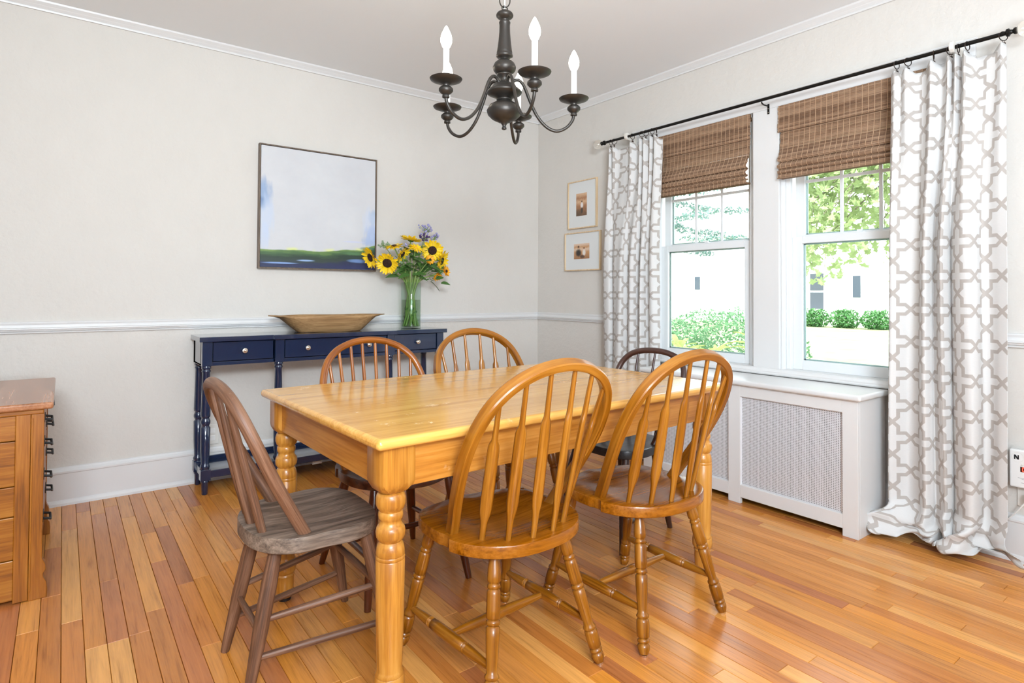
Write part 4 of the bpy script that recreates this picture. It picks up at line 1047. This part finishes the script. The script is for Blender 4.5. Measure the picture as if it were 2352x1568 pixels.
# ------------------------------------------------------------------ oak dresser at the left edge
dr = thing('oak_dresser', (0, 0, 0), label='golden oak chest of drawers cut off by the left edge', cat='dresser')
y0, y1, xf, xb, zt = 2.700, 3.420, -.042, -.80, .672
MB().box(xb, xf + .022, y0 - .022, y1 + .02, zt, zt + .024).build('top_board', 'dresser_top', dr, smooth=True, bevel=.007, seg=3)
MB().box(xb + .02, xf - .004, y0 - .004, y1 + .004, zt - .018, zt).build('top_moulding', 'dresser_oak', dr, bevel=.004)
for y, nm in ((y0, 0), (y1 - .03, 1)):
    m = MB(); m.prism([(xf - .040, .0), (xf + .012, .0), (xf + .013, .03), (xf + .010, .055), (xf + .002, .072), (xf + .000, .086), (xf + .008, .100), (xf + .006, .120), (xf - .002, .138), (xf - .003, .15), (xf - .003, zt - .018), (xf - .040, zt - .018)], 'y', y, y + .03)
    m.build('front_stile', 'dresser_oak_z', dr, bevel=.002)
MB().box(xf - .040, xf - .034, y0 - .003, y0 + .01, .03, zt - .03).build('groove_strip', 'dresser_oak_z', dr, bevel=.0015)
MB().box(xf - .082, xf - .041, y0 - .001, y0 + .028, .004, zt - .018).build('side_stile', 'dresser_oak_z', dr, bevel=.0015)
zs = [.012, .153, .303, .408, .566, zt - .018]
for a, b in zip(zs, zs[1:]): MB().box(xb + .02, xf - .0815, y0 + .004, y0 + .022, a + .0015, b - .0015).build('side_board', 'dresser_oak', dr, bevel=.0025)
MB().box(xb + .01, xf - .03, y0 + .022, y1 - .01, .10, zt - .018).build('carcass', 'dresser_oak', dr)
for i, (a, b) in enumerate(((.165, .325), (.335, .470), (.480, .570), (.580, .648))):
    d = MB().box(xf - .03, xf - .006, y0 + .034, y1 - .034, a, b).build('drawer', 'dresser_oak', dr, bevel=.003)
    for yy in (y0 + .16, y1 - .16):
        zc = (a + b) / 2
        m = MB(); m.box(xf - .006, xf - .003, yy - .045, yy + .045, zc - .012, zc + .012)
        m.tube([(xf - .004, yy - .035, zc), (xf + .016, yy - .034, zc - .004), (xf + .018, yy, zc - .016), (xf + .016, yy + .034, zc - .004), (xf - .004, yy + .035, zc)], .0045, 8)
        m.build('drawer_pull', 'pull_iron', d, smooth=True, angle=40)
m = MB(); m.prism([(y0 + .03, .155), (y1 - .03, .155), (y1 - .03, .06), (y1 - .08, .085), (y1 - .16, .10), (y0 + .16, .10), (y0 + .08, .085), (y0 + .03, .06)], 'x', xf - .03, xf - .012)
m.build('scalloped_apron', 'dresser_oak', dr, bevel=.002)

# ------------------------------------------------------------------ wall outlet, plug-in alarm
o = thing('wall_outlet', (.705, YB, .262), label='white duplex outlet plate behind the left console legs', cat='outlet')
MB().box(-.036, .036, -.007, 0, -.058, .058).build('cover_plate', 'plate_white', o, bevel=.003)
for z in (-.021, .021): MB().box(-.016, .016, -.0085, -.006, z - .014, z + .014).build('receptacle', 'plastic_white', o, bevel=.003)
al = thing('plug_in_alarm', (XR, .652, .385), label='white plug-in alarm with red digital readout at the right edge', cat='alarm')
A0, A1 = -.068, .068
MB().box(-.036, -.012, A0, A1, -.077, .077).build('housing', 'plastic_white', al, bevel=.006, seg=3)
MB().box(-.012, -.001, -.03, .03, -.04, .04).build('plug_body', 'plastic_white', al, bevel=.002)
fx = -.0362
MB().box(fx - .0006, fx, -.035, .032, -.0105, .010).build('display_window', 'led_window', al)
def seg(yc, zc, h=.0075, w=.0045, t=.0013):
    m = MB()
    for dz in (-h, h): m.box(fx - .0012, fx - .0006, yc - w, yc + w, zc + dz - t, zc + dz + t)
    for dy in (-w, w): m.box(fx - .0012, fx - .0006, yc + dy - t, yc + dy + t, zc - h, zc + h)
    return m
seg(.020, 0).build('red_digit', 'led_red', al)
# black N mark in its ring
m = MB(); yN, zN, hN, wN = .044, .047, .009, .008
m.prism([(yN + wN, zN - hN), (yN + wN, zN + hN), (yN + wN - .0045, zN + hN), (yN + wN - .0045, zN - hN)], 'x', fx - .0006, fx)
m.prism([(yN - wN, zN - hN), (yN - wN, zN + hN), (yN - wN + .0045, zN + hN), (yN - wN + .0045, zN - hN)], 'x', fx - .0006, fx)
m.prism([(yN + wN, zN + hN), (yN + wN - .006, zN + hN), (yN - wN, zN - hN), (yN - wN + .006, zN - hN)], 'x', fx - .0006, fx)
m.build('letter_mark', 'black', al)
MB().tube([(fx - .0002, yN - .004 + .019 * math.cos(a), zN + .019 * math.sin(a)) for a in [2 * PI * k / 24 for k in range(24)]], .0006, 6, closed=True).build('mark_ring', 'plate_white', al)
for yb_ in (.026, -.004, -.034):
    MB().lathe([(0, .0045), (.0015, .004), (.002, 0)], (fx, yb_, .018), (fx - 1, yb_, .018), 14).build('button', 'plate_white', al, smooth=True)
for k, (ya, yb_, z) in enumerate(((.040, .0, -.036), (.028, -.02, -.040), (.030, .004, -.055), (.020, -.004, -.060))):
    MB().box(fx - .0003, fx, yb_, ya, z - .0008, z + .0008).build('print_line', 'print_grey', al)
o = thing('wall_outlet', (XR, .640, .262), label='outlet plate below the plug-in alarm beside the puddled curtain', cat='outlet')
MB().box(-.006, 0, -.058, .062, -.036, .044).build('cover_plate', 'plate_white', o, bevel=.003)
MB().box(-.009, -.005, -.03, .03, -.018, .018).build('receptacle', 'plastic_white', o, bevel=.003)
pc = thing('power_cord', (XR - .01, .655, .272), label='white plug and cord hanging below the plug-in alarm', cat='cord')
MB().box(-.034, -.0, -.014, .016, -.014, .016).build('plug', 'plastic_white', pc, bevel=.005, seg=3)
MB().tube(catmull([(-.03, .008, -.01), (-.035, .030, -.045), (-.028, .065, -.095), (-.020, .10, -.13), (-.014, .16, -.20), (-.020, .22, -.255)], 6), .0028, 8).build('cable', 'cord_white', pc, smooth=True)

# ------------------------------------------------------------------ outdoors
GZ = -.55
g = G('lawn_grass'); c = g.coord(); n = g.noise(c, .8, 4, .6); g.set(Base_Color=g.ramp(n, [(.35, (.17, .22, .09)), (.65, (.30, .33, .19))]), Roughness=.9)
g = G('siding'); c = g.coord(); g.set(Base_Color=(.82, .83, .84, 1), Roughness=.6)
plain('roof_grey', (.42, .42, .44), .8); plain('shutter_blue', (.045, .06, .085), .5); plain('far_glass', (.30, .35, .38), .2); plain('screen_dark', (.05, .06, .078), .4)
def leafmat(nm, a, b): 
    g = G(nm); oi = g.N.new('ShaderNodeObjectInfo'); c = g.coord(); g.set(Base_Color=g.mix(g.noise(c, 6, 2), (*a, 1), (*b, 1)), Roughness=.5)
    tl = g.N.new('ShaderNodeBsdfTranslucent'); tl.inputs[0].default_value = (*b, 1); mx = g.N.new('ShaderNodeMixShader'); mx.inputs[0].default_value = .35
    g.L.new(g.b.outputs[0], mx.inputs[1]); g.L.new(tl.outputs[0], mx.inputs[2]); g.L.new(mx.outputs[0], g.out.inputs[0])
leafmat('hedge_leaf', (.03, .11, .04), (.16, .32, .16)); leafmat('maple_leaf', (.13, .21, .075), (.38, .46, .22)); leafmat('spruce', (.05, .12, .11), (.16, .26, .24)); leafmat('hosta_leaf', (.30, .38, .10), (.52, .58, .22)); leafmat('far_hedge', (.03, .12, .03), (.10, .28, .08))
plain('bark', (.16, .14, .11), .9)
tag(MB().box(XR + .4, 70, -40, 60, GZ - .2, GZ).build('lawn', 'lawn_grass'), label='sunlit pale lawn outside the windows', cat='lawn', kind='structure')
hs = thing('neighbour_house', (33, 18, GZ), label='white house across the lawn seen through both windows', cat='house')
def hb(nm, mat, y0, y1, z0, z1, par, d=.06, **k): return MB().box(-d, .05, y0 - 18, y1 - 18, z0 - GZ, z1 - GZ).build(nm, mat, par, **k)
MB().box(0, 9, -8, 16, 0, 5.2).build('wall', 'siding', hs)
MB().prism([(-8.4, 5.2), (16.4, 5.2), (16.4, 5.4), (4, 9.4), (-8.4, 5.4)], 'x', -.5, 9.5).build('roof', 'siding', hs)
def hwin(y0, y1, z0, z1, shut=None):
    f = hb('window', 'siding', y0 - .06, y1 + .06, z0 - .06, z1 + .06, hs, .05)
    hb('pane', 'far_glass', y0, y1, z0, z1, f, .06)
    ym, zm = (y0 + y1) / 2, (z0 + z1) / 2
    hb('muntin', 'siding', ym - .03, ym + .03, z0, z1, f, .075); hb('muntin', 'siding', y0, y1, zm - .03, zm + .03, f, .070)
hwin(22.67, 23.15, 1.34, 2.10); hwin(20.99, 21.45, 1.12, 2.13); hwin(12.75, 13.36, .98, 1.75)
for a, b, z0, z1 in ((23.32, 23.68, 1.40, 2.23), (13.59, 13.95, .975, 2.11)): hb('shutter', 'shutter_blue', a, b, z0, z1, hs, .07)
for a, b in ((25.35, 25.7), (24.75, 25.1)): hb('basement_window', 'far_glass', a, b, 1.22, 1.40, hs, .06)
dd = hb('door', 'siding', 15.38, 16.24, .0, 2.36, hs, .06)
hb('door_screen', 'screen_dark', 15.446, 16.169, 1.34, 2.27, dd, .075); hb('door_screen', 'screen_dark', 15.446, 16.169, .33, 1.24, dd, .075)
hb('door_step', 'siding', 15.2, 16.4, GZ, .0, hs, 1.0)

def cloud(name, par, centres, n, size, mat, seed, flat=.5, shell=.55):
    rg = random.Random(seed); m = MB()
    for i in range(n):
        cx, cy, cz_, rx, ry, rz = rg.choice(centres)
        while True:
            d = Vector((rg.gauss(0, 1), rg.gauss(0, 1), rg.gauss(0, 1)))
            if d.length > .1: break
        d.normalize(); rr = shell + (1 - shell) * rg.random() ** .5
        p = Vector((cx + d.x * rx * rr, cy + d.y * ry * rr, cz_ + d.z * rz * rr))
        nr = (d * flat + Vector((rg.gauss(0, 1), rg.gauss(0, 1), rg.gauss(0, 1) + .6)) * (1 - flat)).normalized()
        a = nr.orthogonal().normalized(); a = (Matrix.Rotation(rg.random() * 6.28, 3, nr) @ a); b = nr.cross(a); s = size * rg.uniform(.6, 1.3)
        vs = [p - a * s, p - a * s * .2 + b * s * .55, p + a * s, p - a * s * .2 - b * s * .55]
        m.add(vs, [(0, 1, 2, 3)])
    o = m.build(name, mat, par); o['kind'] = 'stuff'; return o
bu = thing('garden_shrub', (5.3, 3.7, GZ), label='dense green leafy shrub just outside the left window', cat='shrub')
cloud('foliage', bu, [(0, .55, .95, .6, .6, .45), (.1, 0, 1.0, .6, .6, .50), (0, -.5, 1.05, .6, .55, .48), (0, .2, .5, .7, .8, .45)], 15000, .019, 'hedge_leaf', 4, .5, .75)
MB().tube([(0, 0, 0), (.05, .05, .5), (0, 0, .9)], .04, 8).build('stem', 'bark', bu)
for y in (15.1, 13.6, 12.1):
    hd = thing('foundation_hedge', (31.2, y, GZ), label={15.1: 'clipped far hedge beside the screen door', 13.6: 'clipped far hedge in the middle of the row by the house', 12.1: 'clipped far hedge at the curtain end of the row'}[y], cat='hedge', group='hedges along the white house')
    cloud('foliage', hd, [(0, 0, .45, .5, .45, .50), (0, .3, .45, .5, .42, .48), (0, -.3, .45, .5, .42, .48)], 1500, .07, 'far_hedge', int(y * 10), .5, .7)
# broad pale leaves close to the glass
lm = MB(); rows = []
for i in range(6):
    t = i / 5; w = .055 * math.sin(PI * (t * .93 + .07)) ** .9 * .5; z = .10 * math.sin(t * 2.2) - .05 * t
    rows.append([(t * .30, -w, z + .012), (t * .30, 0, z), (t * .30, w, z + .012)])
lm.grid(rows); HL = lm.mesh('broad_leaf'); HL.materials.append(MAT['hosta_leaf']); HL.shade_smooth()
prg = random.Random(8)
PLANTS = [((4.45, 3.36, .60), 'pale broad-leaved plant under the shrub, nearest the left curtain'), ((4.40, 2.98, .56), 'pale broad-leaved plant under the shrub, middle of the window'), ((4.45, 2.60, .66), 'pale broad-leaved plant under the shrub, nearest the window post'), ((4.22, 3.16, .60), 'pale broad-leaved plant tucked close against the shrub')]
for (px, py, pz), lab in PLANTS:
    t = thing('broadleaf_plant', (px, py, GZ), label=lab, cat='plant', group='pale plants outside the left window')
    MB().tube([(0, 0, 0), (0, 0, pz - GZ)], .012, 6).build('stem', 'stem_green', t)
    for k in range(13):
        o = bpy.data.objects.new('leaf', HL); COL.objects.link(o); o.parent = t
        o.location = (0, 0, pz - GZ - prg.uniform(0, .10)); o.rotation_euler = (prg.uniform(-.3, .3), prg.uniform(-.6, .2), k * 2.4 + prg.uniform(-.3, .3)); s = prg.uniform(.6, .95); o.scale = (s, s, s)
# maple
mp = thing('maple_tree', (8.6, 1.2, GZ), label='leafy green maple branches hanging outside the right window', cat='tree')
MB().tube([(0, 0, 0), (.05, .05, 1.5), (0, .2, 3.2), (-.1, .6, 4.6)], lambda t: .22 - .12 * t, 10).build('trunk', 'bark', mp, smooth=True)
MLV = MB(); out = []
for k, r in enumerate([.42, .36, .60, .40, .88, .50, 1.0, .50, .88, .40, .60, .36]):
    a = -PI / 2 + (k - 0) * 2 * PI / 12; out.append((r * math.cos(a), r * math.sin(a) + .1, .06 * math.cos(3 * a)))
MLV.add([(0, .1, .08)] + out, [(0, 1 + i, 1 + (i + 1) % 12) for i in range(12)])
ML = MLV.mesh('maple_leaf'); ML.materials.append(MAT['maple_leaf'])
trg = random.Random(21)
boughs = []
for k in range(25):
    yy = trg.uniform(1.5, 2.9); zz = trg.uniform(2.5, 4.2); xx = trg.uniform(-1.1, .5)
    s = Vector((-.05, .3, trg.uniform(2.6, 4.2))); e = Vector((xx, yy, zz)); md = s.lerp(e, .5) + Vector((0, 0, .5))
    tip = e + Vector((trg.uniform(-.2, .2), trg.uniform(0, .35), -trg.uniform(.3, .75)))
    path = catmull([s, md, e, tip], 6); boughs.append(path)
    MB().tube(path, lambda t: .018 * (1 - t) + .003, 6).build('branch', 'bark', mp, smooth=True)
pos = []
for path in boughs:
    for q in range(85):
        p = path[trg.randint(8, len(path) - 1)]; pos.append(p + Vector((trg.gauss(0, .20), trg.gauss(0, .20), trg.gauss(0, .17) - .06)))
def scr(p):
    d = Vector(p) + Vector((8.6, 1.2, GZ)) - Vector((0, 0, 1.0918)); w = d.dot(_f)
    uu = 1176 + 1361.5 * d.dot(_r) / w; vv = 649.5 - 1361.5 * d.dot(_u) / w
    return 1840 < uu < 2035 and 370 < vv < 660
nl = 0; rm = MB()
for p in pos:
    S3 = trg.uniform(.06, .105); R = Matrix.Rotation(trg.uniform(0, 6.28), 4, 'Z') @ Matrix.Rotation(trg.uniform(.5, 1.7), 4, 'X') @ Matrix.Rotation(trg.uniform(-.8, .8), 4, 'Y')
    Mx = Matrix.Translation(p) @ R @ Matrix.Diagonal((S3, S3, S3, 1))
    if scr(p) and nl < 295:
        o = bpy.data.objects.new('leaf', ML); COL.objects.link(o); o.parent = mp; o.matrix_local = Mx; nl += 1
    else: rm.add([tuple(Mx @ v.co) for v in ML.vertices], [tuple(f.vertices) for f in ML.polygons])
o = rm.build('foliage_remainder', 'maple_leaf', mp); o['kind'] = 'stuff'
# blue spruce far left
sp = thing('spruce_tree', (22, 17.7, GZ), label='hazy blue-green spruce seen high in the left window', cat='tree')
MB().tube([(0, 0, 0), (0, 0, 9.5)], lambda t: .22 * (1 - t) + .02, 8).build('trunk', 'bark', sp)
crg = random.Random(3)
for k in range(34):
    z = 3.9 + k * .16; a = k * 2.4; Lb = max(.4, 4.6 - (z - 3.9) * .6) * crg.uniform(.7, 1.1)
    pth = [(0, 0, z), (.6 * Lb * math.cos(a), .6 * Lb * math.sin(a), z - .05), (Lb * math.cos(a), Lb * math.sin(a), z - .25)]
    br = MB().tube(pth, .008, 5).build('branch', 'bark', sp)
    cloud('needles', br, [(pth[2][0] * q, pth[2][1] * q, z - .06 - .19 * q * q, .45, .45, .16) for q in (.4, .55, .7, .8, .9, 1.0)], 260, .075, 'spruce', k, .2, .2)
